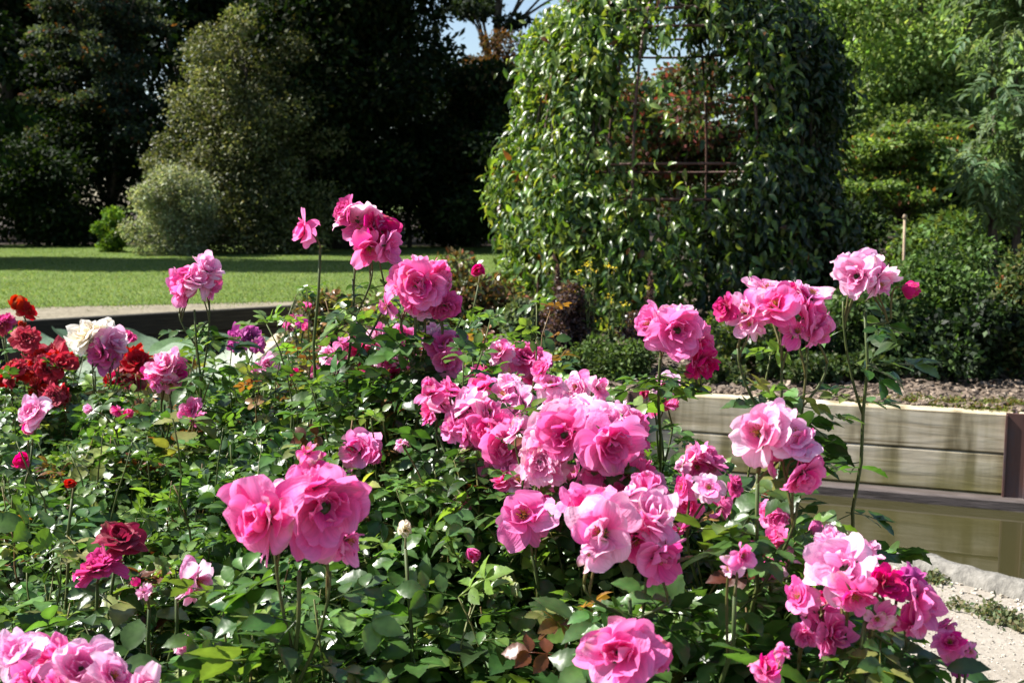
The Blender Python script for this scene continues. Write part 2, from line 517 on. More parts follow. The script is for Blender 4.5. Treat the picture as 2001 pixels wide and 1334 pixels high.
def poly_fill(name, loops, z, mat, sub=False):
    """a flat filled polygon (one sheet), triangulated then kept as one mesh"""
    import bmesh
    bm = bmesh.new()
    vs = [bm.verts.new((x, y, z)) for x, y in loops]
    f = bm.faces.new(vs)
    f.normal_update()
    if f.normal.z < 0:
        f.normal_flip()
    bmesh.ops.triangulate(bm, faces=[f])
    bm.normal_update()
    me = bpy.data.meshes.new(name)
    bm.to_mesh(me); bm.free()
    me.materials.append(mat)
    return link(name, me)


tag(poly_fill('ground', [(-600, -400), (600, -400), (600, 900), (-600, 900)], -0.75, M_SOIL), kind='structure')
tag(poly_fill('pond_water', NEAR_EDGE + [(-15, -3), (-15.2, 3), *[(x - .05, y + .05) for x, y in WALL_L], (CORNER[0] + .02, CORNER[1] + .05), (END_R[0], END_R[1] + .05), (13, 2)][0:], Z_WATER, M_WATER), kind='structure')
tag(poly_fill('woodland_floor', [(-80, 27.2), (-8, 28.6), (0.8, 26.6), (1.4, 12.95), (30, 12.1), (90, 12.1), (90, 140), (-80, 140)], Z_FAR + .012, M_SOIL), kind='structure')
PATH_BACK = [(-16, 4.0), (-5.2, 11.0), (-2.2, 11.85), (2.0, 12.3)]
tag(poly_fill('lawn', [(-600, 4.7), *PATH_BACK, (2.0, 12.9), (30, 12.0), (600, 12), (600, 900), (-600, 900)], Z_FAR + .004, M_LAWN), kind='structure')
tag(poly_fill('path', [WALL_L[0], *WALL_L[1:], (CORNER[0] + .35, 10.6), (2.0, 12.6), *PATH_BACK[::-1][1:]], Z_FAR, M_PATH), kind='structure')
tag(poly_fill('planting_bed', [(WALL_L[2][0], WALL_L[2][1]), CORNER, END_R, (12, 1.6), (40, 2), (30, 12.0), (2.0, 12.9), (2, 12.6), (CORNER[0] + .35, 10.6)], Z_FAR - .004, M_MULCH), kind='structure')
tag(poly_fill('gravel_path', [(-14, -2.5), (-60, -20), (-60, -80), (60, -80), (60, -10), (12, -3.5), *NEAR_EDGE[1:-1]], Z_NEAR, M_GRAVEL), kind='structure')
BED = [(-1.9, .3), (.35, .3), (.62, 1.0), (.72, 1.7), (.62, 2.3), (.35, 2.8), (.1, 3.4), (-.6, 3.75), (-2.0, 3.9), (-2.6, 3.0)]
tag(poly_fill('rose_bed_soil', BED, Z_NEAR + .006, M_SOIL), kind='structure')


# retaining walls --------------------------------------------------------------------------
def sleeper_wall(name, label, a, b, ncourse=3, hc=.2, thick=.1, posts=(), blen=2.35, mat=M_TIMBER, group=None, inset=0):
    """timber sleepers stacked on edge between upright steel H posts; modelled along local x so the grain follows"""
    a, b = Vector((*a, 0)), Vector((*b, 0))
    d = (b - a); L = d.length; d.normalize()
    ang = math.atan2(d.y, d.x)
    root = bpy.data.objects.new(name, None)
    C.objects.link(root)
    root.location = (a.x, a.y, 0); root.rotation_euler = (0, 0, ang)
    tag(root, label, 'retaining wall', group)
    cuts = [0] + list(posts) + [L]
    for k in range(len(cuts) - 1):
        x0, x1 = cuts[k] + .012, cuts[k + 1] - .012
        if x1 - x0 < .05:
            continue
        for c in range(ncourse):
            mb = MB()
            zc = Z_FAR + .008 - hc * (c + .5)
            off = rng.normal(0, .004)
            box(mb, (0, 0, 0), (x1 - x0, thick, hc - .006), 0, bev=.007)
            o = mb.build('timber_sleeper', mat, None, smooth=False)
            o.parent = root
            o.location = ((x0 + x1) / 2, thick / 2 + off, zc)
    for x in posts:
        mb = MB()
        h = hc * ncourse + .05
        zc = Z_FAR - h / 2 + .012
        box(mb, (x, -.012, zc), (.105, .012, h), 0, bev=.002)
        box(mb, (x, .05, zc - .004), (.010, .11, h - .01), 0)
        box(mb, (x, .112, zc), (.105, .012, h), 0, bev=.002)
        box(mb, (x - .047, -.022, zc - .003), (.012, .012, h - .012), 0, bev=.002)
        box(mb, (x + .047, -.022, zc - .003), (.012, .012, h - .012), 0, bev=.002)
        o = mb.build('steel_post', M_RUST, None, smooth=False)
        o.parent = root
    return root


def along(a, b, px):
    """distance from a along the line a-b at which photo column px crosses it"""
    k = (px - 1000.5) / FPX
    ax, ay = a; dx, dy = b[0] - a[0], b[1] - a[1]
    s = (k * ay * 1.0 - ax) / (dx - k * dy)
    for _ in range(3):
        y = ay + s * dy
        # exact: x / (y*CP + (CAMZ-z)*SP) = k
        dep = lambda s_: (ay + s_ * dy) * CP + (CAMZ - .1) * SP
        s = s - ((ax + s * dx) - k * dep(s)) / (dx - k * dy * CP)
    return s * math.hypot(dx, dy)


sleeper_wall('timber_retaining_wall', 'pale timber sleeper wall above brown water with rusty steel post', CORNER, END_R, 3,
             posts=[along(CORNER, END_R, 1247), along(CORNER, END_R, 1985)])
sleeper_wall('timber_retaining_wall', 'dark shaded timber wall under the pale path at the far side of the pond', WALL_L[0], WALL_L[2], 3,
             posts=[2.4, 4.8, 7.2, 9.6, 12.0], mat=M_SHADETIMBER)
sleeper_wall('timber_retaining_wall', 'short sunlit timber wall end facing the lily pond below the brown bed', WALL_L[2], CORNER, 3, posts=[1.6])
# skirting ledge of a submerged board along the sunny wall
_a, _b = Vector((*CORNER, 0)), Vector((*END_R, 0))
_d = (_b - _a).normalized(); _n = Vector((_d.y, -_d.x, 0))
mb = MB()
_m = (_a + _b) / 2 + _n * .03
box(mb, (0, 0, 0), ((_b - _a).length - .2, .10, .075), 0, bev=.01)
o = mb.build('footing_board', noisy_mat('wet_board', [(.3, (.05, .04, .035)), (.6, (.11, .09, .085)), (.8, (.16, .14, .13))], 6, 6, .6, .5, .01, (1, 8, 8)), None, smooth=False)
o.location = (_m.x, _m.y, -.185); o.rotation_euler = (0, 0, math.atan2(_d.y, _d.x))
tag(o, 'dark wet board lying along the waterline at the foot of the timber wall', 'board')

# log edging of the gravel bank
mb = MB()
lp = [(1.30, 3.98, -.03), (1.42, 3.84, -.018), (1.56, 3.66, -.012), (1.70, 3.48, -.02), (1.95, 3.2, -.02), (2.3, 2.8, -.03)]
tt = np.linspace(0, 1, 26)
lpA = np.array(lp)
lx = np.stack([np.interp(tt, np.linspace(0, 1, len(lp)), lpA[:, i]) for i in range(3)], 1)
lx += rng.normal(0, .004, lx.shape)
tube(mb, lx, .062 + rng.normal(0, .003, 26), 14)
o = mb.build('edging_log', M_LOG)
tag(o, 'weathered grey log edging the pale gravel bank beside the water', 'log')

# ------------------------------------------------------------------ stuff on the ground
# mown grass blades near enough to read
mb = MB()
n = 170000
yy = 10.7 + 17 * rng.random(n) ** 1.15
xx = -.56 * yy - 1 + rng.random(n) * (.62 * yy + 1)
keep = yy > np.interp(xx, [-16, -5.2, -2.2, 2.0], [4.05, 11.05, 11.9, 12.3]) - .12 - rng.exponential(.10, n) * (1 + np.sin(xx * 6.3) * .7)
xx, yy = xx[keep], yy[keep]; n = len(xx)
pos = np.stack([xx, yy, np.full(n, Z_FAR)], 1)
f = np.stack([rng.normal(0, .9, n), rng.normal(0, .9, n), np.ones(n)], 1)
nn = np.stack([rng.normal(-.6, 1, n), rng.normal(-.3, 1, n), rng.normal(.8, .3, n)], 1)
leafmass(mb, T_BLADE, pos, f, nn, rng.uniform(.02, .04, n), pick_cols(n, [(3, (.10, .165, .04)), (3, (.14, .20, .058)), (1, (.25, .27, .13))]))
tag(mb.build('grass', M_GRASS), 'short mown green lawn grass between path and dark trees', 'grass', kind='stuff')

# bark chips
def chips(name, label, cat, spots, size, mat, flat=.3, cols=None):
    mb = MB()
    base = np.array([(-1, -.5, -.5), (1, -.42, -.5), (.9, .5, -.5), (-.8, .45, -.5), (-.8, -.4, .5), (.85, -.35, .4), (.75, .4, .5), (-.7, .4, .42)]) * .5
    q = np.array([(0, 3, 2, 1), (4, 5, 6, 7), (0, 1, 5, 4), (1, 2, 6, 5), (2, 3, 7, 6), (3, 0, 4, 7)])
    base = base * np.array([1, 1, flat])
    n = len(spots)
    a = rng.random(n) * 6.28
    f = np.stack([np.cos(a), np.sin(a), rng.normal(0, .25, n)], 1)
    up = np.stack([rng.normal(0, .3, n), rng.normal(0, .3, n), np.ones(n)], 1)
    leafmass(mb, (base, q), spots, f, up, size, cols if cols is not None else pick_cols(n, [(1, (1, 1, 1)), (1, (.65, .6, .55)), (1, (1.2, 1.15, 1.1))], .15) if False else np.clip(rng.normal(1, .25, (n, 1)), .4, 1.5) * np.ones((1, 3)))
    return tag(mb.build(name, mat, smooth=False), label, cat, kind='stuff')


n = 9000
u, v = rng.random(n), rng.random(n) ** 1.6
ax = np.array(CORNER); bx_ = np.array(END_R)
base = ax + (bx_ - ax) * u[:, None]
nv = np.array([-_n.x, -_n.y])
sp = base + nv * (.10 + v[:, None] * 2.0)
sp = np.column_stack([sp, np.full(n, Z_FAR + .004) + rng.random(n) * .018])
chips('bark_chips', 'grey brown bark chips strewn over the bed above the timber wall', 'bark mulch', sp, rng.uniform(.015, .055, n), M_CHIP)

n = 7000
yy = 2.2 + 2.0 * rng.random(n); xx = .45 + 1.6 * rng.random(n)
edge = np.interp(-yy, [-4.4, -3.86, -3.58, -2.75, -1.4], [.85, 1.36, 1.60, 2.28, 3.5])
k = (xx < edge - .02) & (xx > .5)
sp = np.column_stack([xx, yy, rng.random(n) * .004])[k]
dist = edge[k] - sp[:, 0]
sz = np.where(dist < .16, rng.uniform(.006, .022, k.sum()), rng.uniform(.003, .008, k.sum()))
chips('pebbles', 'pale crushed stone pebbles on the gravel bank behind the log', 'pebbles', sp, sz, M_PEBBLE, .7)


# moss along the wall top
def tuft_mass(name, label, cat, pts, spread, n, size, pal, mat, kind='stuff', tem=T_FLAT, up=.8):
    mb = MB()
    idx = rng.integers(0, len(pts), n)
    c = np.array(pts)[idx]
    pos = c + rng.normal(0, 1, (n, 3)) * np.array(spread)
    pos[:, 2] = np.maximum(pos[:, 2], c[:, 2])
    f = np.stack([rng.normal(0, 1, n), rng.normal(0, 1, n), np.abs(rng.normal(up, .4, n))], 1)
    nn = rng.normal(0, 1, (n, 3)) + np.array([0, 0, .8])
    leafmass(mb, tem, pos, f, nn, rng.uniform(.6, 1.3, n) * size, pick_cols(n, pal))
    return tag(mb.build(name, mat), label, cat, kind=kind)


def on_wall(s, off=.16, z=Z_FAR):
    p = _a + _d * s - _n * off
    return (p.x, p.y, z)


s0, s1 = along(CORNER, END_R, 1760), along(CORNER, END_R, 2040)
tuft_mass('moss', 'yellow green moss cushions along the top of the timber wall', 'moss',
          [on_wall(s, random.uniform(.09, .34)) for s in np.concatenate([np.linspace(s0, s1, 22), [s0 - .1, s0 - .2]])], (.03, .03, .012), 7000, .014,
          [(2, (.12, .13, .03)), (2, (.08, .12, .025)), (1, (.2, .17, .06)), (.5, (.14, .08, .04))], M_MOSS)
tuft_mass('weeds', 'tiny grey green weeds growing in the gravel along the log', 'weeds',
          [tuple(PZ(px, py, 0)) for px, py in [(1940, 1190), (1965, 1205), (1990, 1215), (1870, 1185), (1925, 1200), (1950, 1215), (2000, 1230), (1830, 1130), (1825, 1138)]], (.02, .02, .012), 900, .018,
          [(2, (.13, .15, .07)), (1, (.09, .13, .06)), (1, (.22, .19, .10))], M_SOFTLEAF)


# ------------------------------------------------------------------ trees and shrubs
def clump_leaves(mb, clumps, n, size, pal, tem=T_FLAT, up=.6, out=.6, rnd=.7, hang=0., shell=.5, jit=.2):
    c = np.array([k[0] for k in clumps], float)
    r = np.array([k[1] for k in clumps], float)
    wt = (r[:, 0] * r[:, 1] + r[:, 0] * r[:, 2] + r[:, 1] * r[:, 2])
    idx = rng.choice(len(clumps), n, p=wt / wt.sum())
    d = nrm(rng.normal(0, 1, (n, 3)))
    rad = shell + (1 - shell) * rng.random(n) ** .6
    rad = rad * (1 + .12 * rng.normal(0, 1, n))
    pos = c[idx] + d * r[idx] * rad[:, None]
    nn = nrm(d * out + np.array([0, 0, up]) + rng.normal(0, rnd, (n, 3)))
    f = d * .7 + rng.normal(0, .6, (n, 3)) + np.array([0, 0, -hang])
    shade = np.clip(1 + rng.normal(0, .22, len(clumps)), .55, 1.6)[idx][:, None]
    leafmass(mb, tem, pos, f, nn, size * rng.uniform(.65, 1.35, n), pick_cols(n, pal, jit) * shade)


def crown_clumps(centre, radii, n, cr, flat=.8, bottom=-1.0, taper=0., inner=.35):
    """clump ellipsoids spread near the surface of an egg-shaped crown, plus some inside"""
    out = []
    for i in range(n):
        d = nrm(rng.normal(0, 1, 3))
        while d[2] < bottom:
            d = nrm(rng.normal(0, 1, 3))
        k = rng.uniform(.62, 1.0) if rng.random() > inner else rng.uniform(.1, .6)
        tz = 1 - taper * (d[2] * k * .5 + .5)
        p = np.array(centre) + d * k * np.array(radii) * np.array([tz, tz, 1])
        s = cr * rng.uniform(.7, 1.35)
        out.append((p, (s, s, s * flat)))
    return out


def make_tree(name, label, cat, base, height, radii, nleaf, lsize, pal, nclump=40, cr=.9, flat=.7, trunk_r=.2, zc=None, mat=None, tem=T_FLAT,
              bottom=-1.0, taper=.3, group=None, extra=(), up=.6, out=.6, hang=.1, limbs=10, shell=.4, part='crown', stem='trunk', lean=(0, 0), inner=.35):
    base = Vector(base)
    root = thing(name, label, cat, base, group)
    zc = height - radii[2] if zc is None else zc
    cen = (base.x + lean[0], base.y + lean[1], base.z + zc)
    cl = crown_clumps(cen, radii, nclump, cr, flat, bottom, taper, inner) + list(extra)
    mb = MB()
    clump_leaves(mb, cl, nleaf, lsize, pal, tem, up=up, out=out, hang=hang, shell=shell)
    mb.build(part, mat or M_TREELEAF, root)
    tb = MB()
    top = (cen[0], cen[1], base.z + min(zc + radii[2] * .5, height * .85))
    tp = curve_pts(base - Vector((0, 0, .05)), top, (rng.normal(0, .02) * height, 0, 0), 9, .012 * height ** .5)
    tube(tb, tp, np.linspace(trunk_r, trunk_r * .25, 9), 9)
    pick = rng.choice(len(cl), min(limbs, len(cl)), replace=False)
    for i in pick:
        c = cl[i][0]
        j = int(np.clip((c[2] - base.z) / max(top[2] - base.z, .1) * 8 - rng.uniform(1, 2.5), 1, 7))
        tube(tb, curve_pts(tp[j], c, (0, 0, .06 * height * rng.uniform(-.3, .6)), 6, .02), np.linspace(trunk_r * (.5 - .04 * j), trunk_r * .08, 6), 6)
    tb.build(stem, M_BARK, root)
    return root


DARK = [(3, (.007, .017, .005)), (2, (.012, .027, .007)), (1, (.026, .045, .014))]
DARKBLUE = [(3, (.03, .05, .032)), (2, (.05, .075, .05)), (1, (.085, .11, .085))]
OLIVE = [(3, (.085, .098, .034)), (2, (.125, .135, .055)), (1, (.19, .19, .09)), (2, (.045, .06, .02))]
SILVER = [(3, (.25, .28, .16)), (2, (.34, .37, .24)), (1, (.13, .16, .07))]
BRIGHT = [(3, (.15, .24, .06)), (3, (.20, .30, .085)), (1, (.27, .35, .14)), (1, (.09, .16, .04))]
M_BRIGHTLEAF = leaf_mat('bright_leaf', .55, .3, .55, (1.25, 1.2, .6))
MIDG = [(3, (.06, .11, .028)), (2, (.085, .145, .04)), (1, (.12, .17, .065))]
YELG = [(3, (.11, .18, .04)), (2, (.15, .22, .055)), (1, (.08, .13, .03)), (.25, (.30, .12, .04))]
REDACER = [(2, (.10, .04, .026)), (.8, (.19, .05, .045)), (4.5, (.075, .105, .034)), (.5, (.27, .06, .06)), (2, (.03, .04, .016))]
BROWN = [(3, (.10, .055, .025)), (2, (.06, .05, .02)), (1, (.16, .075, .03))]


def at(px, Y, z=Z_FAR):
    return Vector(((px - 1000.5) / FPX * (Y * CP + (CAMZ - z) * SP), Y, z))


# far line of trees that closes the view (kept apart, each its own)
for i, (px, Y, h, rw, lab) in enumerate([
    (-330, 42, 15, 5.5, 'tall dark tree at the far end of the left tree line'),
    (60, 44, 17, 5.5, 'tall dark tree rising behind the silver tipped boughs'),
    (420, 41, 16, 5.0, 'dark green tree directly behind the olive shrub tree'),
    (560, 43, 15, 3.6, 'dark tree behind the deepest shade left of the sky gap'),
    (1130, 46, 6.4, 4.0, 'lower dark tree seen below the sky gap beside the vine arbour'),
    (1590, 40, 14, 4.0, 'dark green tree seen above the vine arbour'),
    (1800, 38, 14, 5.0, 'dark tree behind the bright green tree'),
    (2200, 36, 14, 5.0, 'dark tree behind the pinnate leaved tree'),
]):
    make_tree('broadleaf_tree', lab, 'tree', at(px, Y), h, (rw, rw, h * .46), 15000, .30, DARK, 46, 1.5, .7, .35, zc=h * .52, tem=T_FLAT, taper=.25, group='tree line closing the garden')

# a sparse pine against the sky gap
make_tree('pine_tree', 'dark open pine whose thin boughs cross the blue sky gap', 'tree', at(985, 38), 13, (3.4, 2.6, 5.0), 11000, .16, [(1, (.014, .026, .014)), (1, (.02, .035, .018))], 20, .75, .35, .22,
          zc=7.6, limbs=20, shell=.1, taper=.5)
make_tree('copper_tree', 'small brown leaved tree between the dark trees and the vine arbour', 'tree', at(985, 30), 5.6, (1.5, 1.3, 1.7), 9000, .10, BROWN, 26, .5, .45, .10, zc=3.9)

# left: deep shade conifer and maples with silvery sprays
make_tree('cedar_tree', 'huge dark cedar at the edge of the lawn with green drooping boughs', 'tree', at(-215, 20.3), 10.5, (2.7, 2.4, 4.9), 62000, .16, DARK + [(.5, (.045, .09, .025))], 90, .8, .3, .38, zc=5.3, taper=.35, limbs=20, hang=.25, bottom=-.95)
make_tree('cedar_tree', 'black green cedar standing back between the huge cedar and the maple', 'tree', at(60, 35), 14, (3.4, 2.6, 7.0), 40000, .2, DARK, 80, 1.0, .35, .36, zc=6.8, taper=.3, limbs=14, bottom=-1)
make_tree('maple_tree', 'dark maple with grey green sprays left of the olive shrub tree', 'tree', at(225, 31), 9.5, (2.3, 1.7, 4.2), 30000, .125, DARKBLUE + [(.25, (.16, .07, .03))], 60, .55, .28, .16, zc=5.4, taper=.25, limbs=22, hang=.2, shell=.2)
make_tree('olive_shrub_tree', 'tall tan olive leaved shrub tree lit on one side', 'tree', at(490, 24), 5.7, (2.15, 1.3, 2.9), 56000, .08, OLIVE, 110, .45, .75, .12, zc=2.45, taper=.3, bottom=-1.0, extra=[(tuple(at(px_, 23.4 + dy_, z_)), (.6, .5, .5)) for px_, dy_, z_ in [(395, 0, .6), (440, -.3, .5), (490, -.4, .6), (540, -.3, .5), (590, -.1, .6), (620, .2, .9), (470, -.2, 1.2), (560, 0, 1.3)]], mat=M_SOFTLEAF)
make_tree('dark_evergreen_tree', 'broad dark evergreen between the olive shrub tree and the arbour', 'tree', at(665, 26), 11, (2.25, 1.9, 5.2), 62000, .15, DARK + [(.8, (.05, .055, .02))], 96, .85, .6, .3, zc=5.3, taper=.2)
make_tree('dark_evergreen_tree', 'narrow dark evergreen right of the broad one close to the arbour', 'tree', at(925, 27), 4.5, (1.7, 1.4, 2.2), 26000, .14, DARK + [(.8, (.06, .05, .02))], 44, .6, .6, .2, zc=2.2, taper=.2)
make_tree('silver_bush', 'pale silvery bush at the lawn edge below the olive shrub tree', 'bush', at(345, 22.6), 2.0, (1.0, .8, 1.0), 20000, .06, SILVER, 36, .3, .8, .05, zc=.80, taper=.2, mat=M_SOFTLEAF, part='foliage', stem='stem', limbs=6)
make_tree('green_bush', 'small bright green bush standing on the shaded lawn edge', 'bush', at(222, 24.2), .95, (.42, .36, .5), 3500, .07, [(1, (.07, .15, .02)), (1, (.11, .19, .03))], 16, .16, .8, .03, zc=.48, part='foliage', stem='stem', limbs=5)
for px, Y, h, rw, lab in [(-420, 31, 4.2, 3.0, 'dark bush far out beside the partly hidden cedar'), (-120, 31.5, 4.6, 3.0, 'tall dark bush closing the gap behind the big cedar'), (150, 31, 4.4, 2.8, 'tall dark bush closing the gap behind the maple'),
                          (400, 30.5, 4.8, 2.8, 'tall dark bush behind the olive shrub tree'), (640, 30, 5.0, 2.6, 'tall dark bush behind the broad evergreen'), (880, 30.5, 4.4, 2.6, 'tall dark bush behind the narrow evergreen'), (1120, 30, 3.6, 2.6, 'tall dark bush hidden mostly by the arbour'),
                          (-160, 27.5, 3.0, 1.9, 'dark bush under the big cedar at the picture edge'), (75, 27.8, 2.6, 1.7, 'dark bush under the big cedar behind the lawn'),
                          (560, 26.2, 3.0, 1.6, 'dark bush in the shade right of the silvery bush'), (800, 26.8, 3.2, 1.9, 'dark bush in the deep shade near the arbour'), (1010, 24, 2.6, 1.6, 'dark bush just left of the arbour foot')]:
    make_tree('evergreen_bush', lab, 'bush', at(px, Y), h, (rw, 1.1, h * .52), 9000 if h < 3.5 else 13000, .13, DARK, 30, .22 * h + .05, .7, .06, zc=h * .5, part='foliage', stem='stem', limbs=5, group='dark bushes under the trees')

# right side
make_tree('bright_tree', 'large bright green feathery tree behind the arbour and hedges', 'tree', at(1790, 18), 8.6, (2.7, 1.7, 4.1), 75000, .085, BRIGHT, 120, .55, .6, .14, mat=M_BRIGHTLEAF, zc=4.7, taper=.15, hang=.5, limbs=14)
make_tree('bright_tree', 'second feathery green tree farther right and behind', 'tree', at(2080, 20), 8.5, (2.4, 1.9, 3.9), 16000, .15, BRIGHT, 50, .7, .6, .2, mat=M_BRIGHTLEAF, zc=4.6, taper=.15, hang=.5, limbs=8)
make_tree('spindle_shrub', 'yellow green shrub with orange tipped tiers behind the hedge', 'shrub', at(1745, 14.5), 1.75, (1.5, .9, .75), 24000, .065, YELG, 60, .28, .2, .06, mat=M_BRIGHTLEAF, zc=1.3, limbs=12, bottom=-.7, hang=.2, part='foliage', stem='stem')
make_tree('bright_tree', 'low spreading feathery tree filling the gap under the bright green tree', 'tree', at(1850, 17), 3.2, (2.3, 1.0, 1.5), 30000, .08, BRIGHT, 60, .4, .6, .08, zc=1.75, mat=M_BRIGHTLEAF, hang=.5, limbs=8)
make_tree('spindle_shrub', 'dull green tiered shrub beside the orange tipped one', 'shrub', at(1890, 14), 1.6, (.8, .7, .65), 8000, .085, MIDG, 26, .3, .35, .06, zc=1.05, limbs=10, bottom=-.7, hang=.3, part='foliage', stem='stem')
make_tree('red_maple', 'red bronze Japanese maple seen through the arbour opening', 'tree', at(1325, 15), 3.0, (1.6, .9, 1.3), 14000, .085, REDACER, 50, .36, .22, .07, mat=M_BRIGHTLEAF, zc=1.6, limbs=14, hang=.2)
make_tree('green_shrub', 'mid green shrub above the red maple beyond the arbour', 'shrub', at(1300, 18.5), 3.15, (1.7, 1.0, 1.2), 12000, .10, MIDG + [(.5, (.14, .05, .03))], 34, .45, .5, .09, mat=M_BRIGHTLEAF, zc=1.9, part='foliage', stem='stem', limbs=8)
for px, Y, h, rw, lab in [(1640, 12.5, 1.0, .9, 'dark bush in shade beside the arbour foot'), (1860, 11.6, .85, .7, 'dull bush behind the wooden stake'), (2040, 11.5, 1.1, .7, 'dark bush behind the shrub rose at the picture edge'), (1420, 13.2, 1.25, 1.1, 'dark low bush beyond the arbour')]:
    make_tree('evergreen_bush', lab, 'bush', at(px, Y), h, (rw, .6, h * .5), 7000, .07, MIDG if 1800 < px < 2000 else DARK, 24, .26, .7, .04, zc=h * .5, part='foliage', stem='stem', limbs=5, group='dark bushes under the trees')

# pinnate tree at the right edge
pin = compound_template(5, 5, T_LONG, .30, 1.0, .35)
root = thing('walnut_tree', 'tree with long pinnate leaves and forked grey trunks at the edge', 'tree', at(1965, 9.6))
mb = MB()
cl = [(P(px, py, Y), (r, r * .8, r * .8)) for px, py, Y, r in [(1985, 60, 9.5, .32), (2060, 120, 9.5, .4), (1975, 170, 9.3, .26), (2030, 240, 9.4, .32), (1960, 290, 9.2, .26), (2010, 340, 9.5, .3), (1950, 360, 9.4, .22),
                                                     (2080, 30, 9.7, .5), (2130, 250, 9.6, .5), (2000, -80, 9.7, .5), (2120, -100, 9.9, .6), (1950, -60, 10, .35), (2070, 360, 9.5, .3), (1925, 330, 9.3, .16)]]
c = np.array([k[0] for k in cl]); r = np.array([k[1] for k in cl])
n = 900
idx = rng.choice(len(cl), n, p=r[:, 0] ** 2 / (r[:, 0] ** 2).sum())
d = nrm(rng.normal(0, 1, (n, 3)))
leafmass(mb, pin, c[idx] + d * r[idx] * rng.random((n, 1)) ** .5, d * .8 + rng.normal(0, .5, (n, 3)) + np.array([0, 0, -.35]), d * .3 + rng.normal(0, .45, (n, 3)) + np.array([0, 0, .9]),
         rng.uniform(.22, .38, n), pick_cols(n, [(2, (.08, .135, .06)), (2, (.11, .175, .075)), (1, (.15, .21, .11))]))
mb.build('crown', M_BRIGHTLEAF, root)
tb = MB()
for px, rr in ((1928, .05), (1962, .045), (1992, .05)):
    b0 = at(px, 9.6 + random.uniform(-.15, .15)); b0.z -= .05
    t0 = P(px + random.uniform(-12, 60), 120, 9.6)
    pts = curve_pts(b0, t0, (.06, 0, 0), 12, .015)
    tube(tb, pts, np.linspace(rr, rr * .35, 12), 9)
    for k in (5, 7, 9):
        tube(tb, curve_pts(pts[k], np.array(pts[k]) + np.array([rng.normal(.1, .3), rng.normal(0, .2), .45]), (0, 0, .08), 6, .01), np.linspace(rr * .4, .006, 6), 5)
tb.build('trunk', M_BARK, root)

# clipped hedges and shrub roses in the right bed
make_tree('round_hedge', 'fresh green rounded hedge behind the tallest right hand rose', 'hedge', at(1865, 7.1), .70, (.62, .55, .38), 16000, .035, [(2, (.06, .115, .025)), (2, (.09, .155, .036)), (1, (.035, .07, .017))], 44, .13, .8, .03, zc=.37, part='foliage', stem='stem', limbs=8, mat=M_SOFTLEAF)
make_tree('round_hedge', 'darker leafy hedge filling the bed above the bark chips', 'hedge', at(1690, 6.85), .52, (.60, .46, .28), 12000, .042, [(3, (.04, .08, .02)), (2, (.065, .12, .03)), (1, (.10, .14, .05))], 40, .12, .8, .03, zc=.24, part='foliage', stem='stem', limbs=8, mat=M_SOFTLEAF)
make_tree('shrub_rose', 'loose yellow tipped shrub at the edge beside the hedge', 'shrub', at(1985, 6.6), .68, (.30, .32, .36), 9000, .036, [(2, (.04, .075, .02)), (2, (.085, .11, .03)), (.6, (.17, .16, .05)), (.08, (.3, .09, .03))], 34, .11, .9, .03, zc=.36, part='foliage', stem='stem', limbs=10, mat=M_SOFTLEAF)
make_tree('round_hedge', 'low dark hedge on the shady side below the shrub rose', 'hedge', at(1875, 6.55), .44, (.48, .3, .25), 9000, .04, DARK + [(2, (.05, .095, .025))], 30, .12, .8, .03, zc=.22, part='foliage', stem='stem', limbs=6, mat=M_SOFTLEAF)
make_tree('leafy_shrub', 'light olive leafy shrub behind the rose stems left of the hedge', 'shrub', at(1500, 6.7), .42, (.42, .28, .22), 6500, .042, [(2, (.05, .085, .02)), (1, (.10, .12, .04)), (1, (.03, .055, .015))], 26, .12, .8, .025, zc=.22, part='foliage', stem='stem', limbs=6, mat=M_ROSELEAF)

# wooden stake
mb = MB()
p0, p1 = P(1767, 540, 8.4), P(1768, 424, 8.4)
p0.z = Z_FAR - .02
tube(mb, [p0, (p0 + p1) / 2, p1], [.011, .010, .010], 8)
tube(mb, [p1 + Vector((-.004, 0, -.012)), p1 + Vector((.002, 0, .018))], [.015, .014], 7)
tag(mb.build('wooden_stake', M_STAKE), 'thin bare wooden stake standing upright behind the right hand rose', 'stake')

# plants of the middle bed
def bushlet(name, label, px, py_top, Y, wpx, n, ls, pal, mat=M_SOFTLEAF, ncl=24, tem=T_FLAT, zb=Z_FAR, cat='shrub', spikes=0, group=None):
    base = at(px, Y, zb)
    h = P(px, py_top, Y).z - zb
    rw = wpx / 2 / FPX * Y
    make = make_tree(name, label, cat, base, h, (rw, rw * .8, h * .5), n, ls, pal, ncl, min(rw, h) * .34, .85, .012, zc=h * .5, part='foliage', stem='stem', limbs=10, mat=mat, tem=tem, group=group, bottom=-.8)
    return make, h, rw


bushlet('bronze_rose_bush', 'bronze tinted rose bush with reddish shoots left of the arbour', 930, 505, 7.3, 200, 7500, .042, [(2, (.06, .075, .025)), (2, (.13, .08, .035)), (1, (.17, .06, .03)), (1, (.12, .13, .05))], M_ROSELEAF)
bushlet('bronze_rose_bush', 'smaller bronze tinted bush behind the tallest pink rose stem', 640, 590, 7.2, 170, 5000, .04, [(2, (.08, .09, .03)), (2, (.14, .09, .04)), (1, (.12, .14, .05))], M_ROSELEAF)
bushlet('bronze_rose_bush', 'low bronze bush filling the bed below the other bronze bushes', 790, 590, 6.9, 230, 6000, .04, [(2, (.07, .085, .03)), (1, (.14, .08, .04)), (2, (.10, .12, .045))], M_ROSELEAF)
bushlet('grey_leaf_plant', 'pale grey green soft plant beside the purple leaved shrub', 1035, 560, 6.9, 110, 4500, .035, [(2, (.14, .18, .09)), (1, (.20, .23, .14)), (1, (.09, .13, .04))])
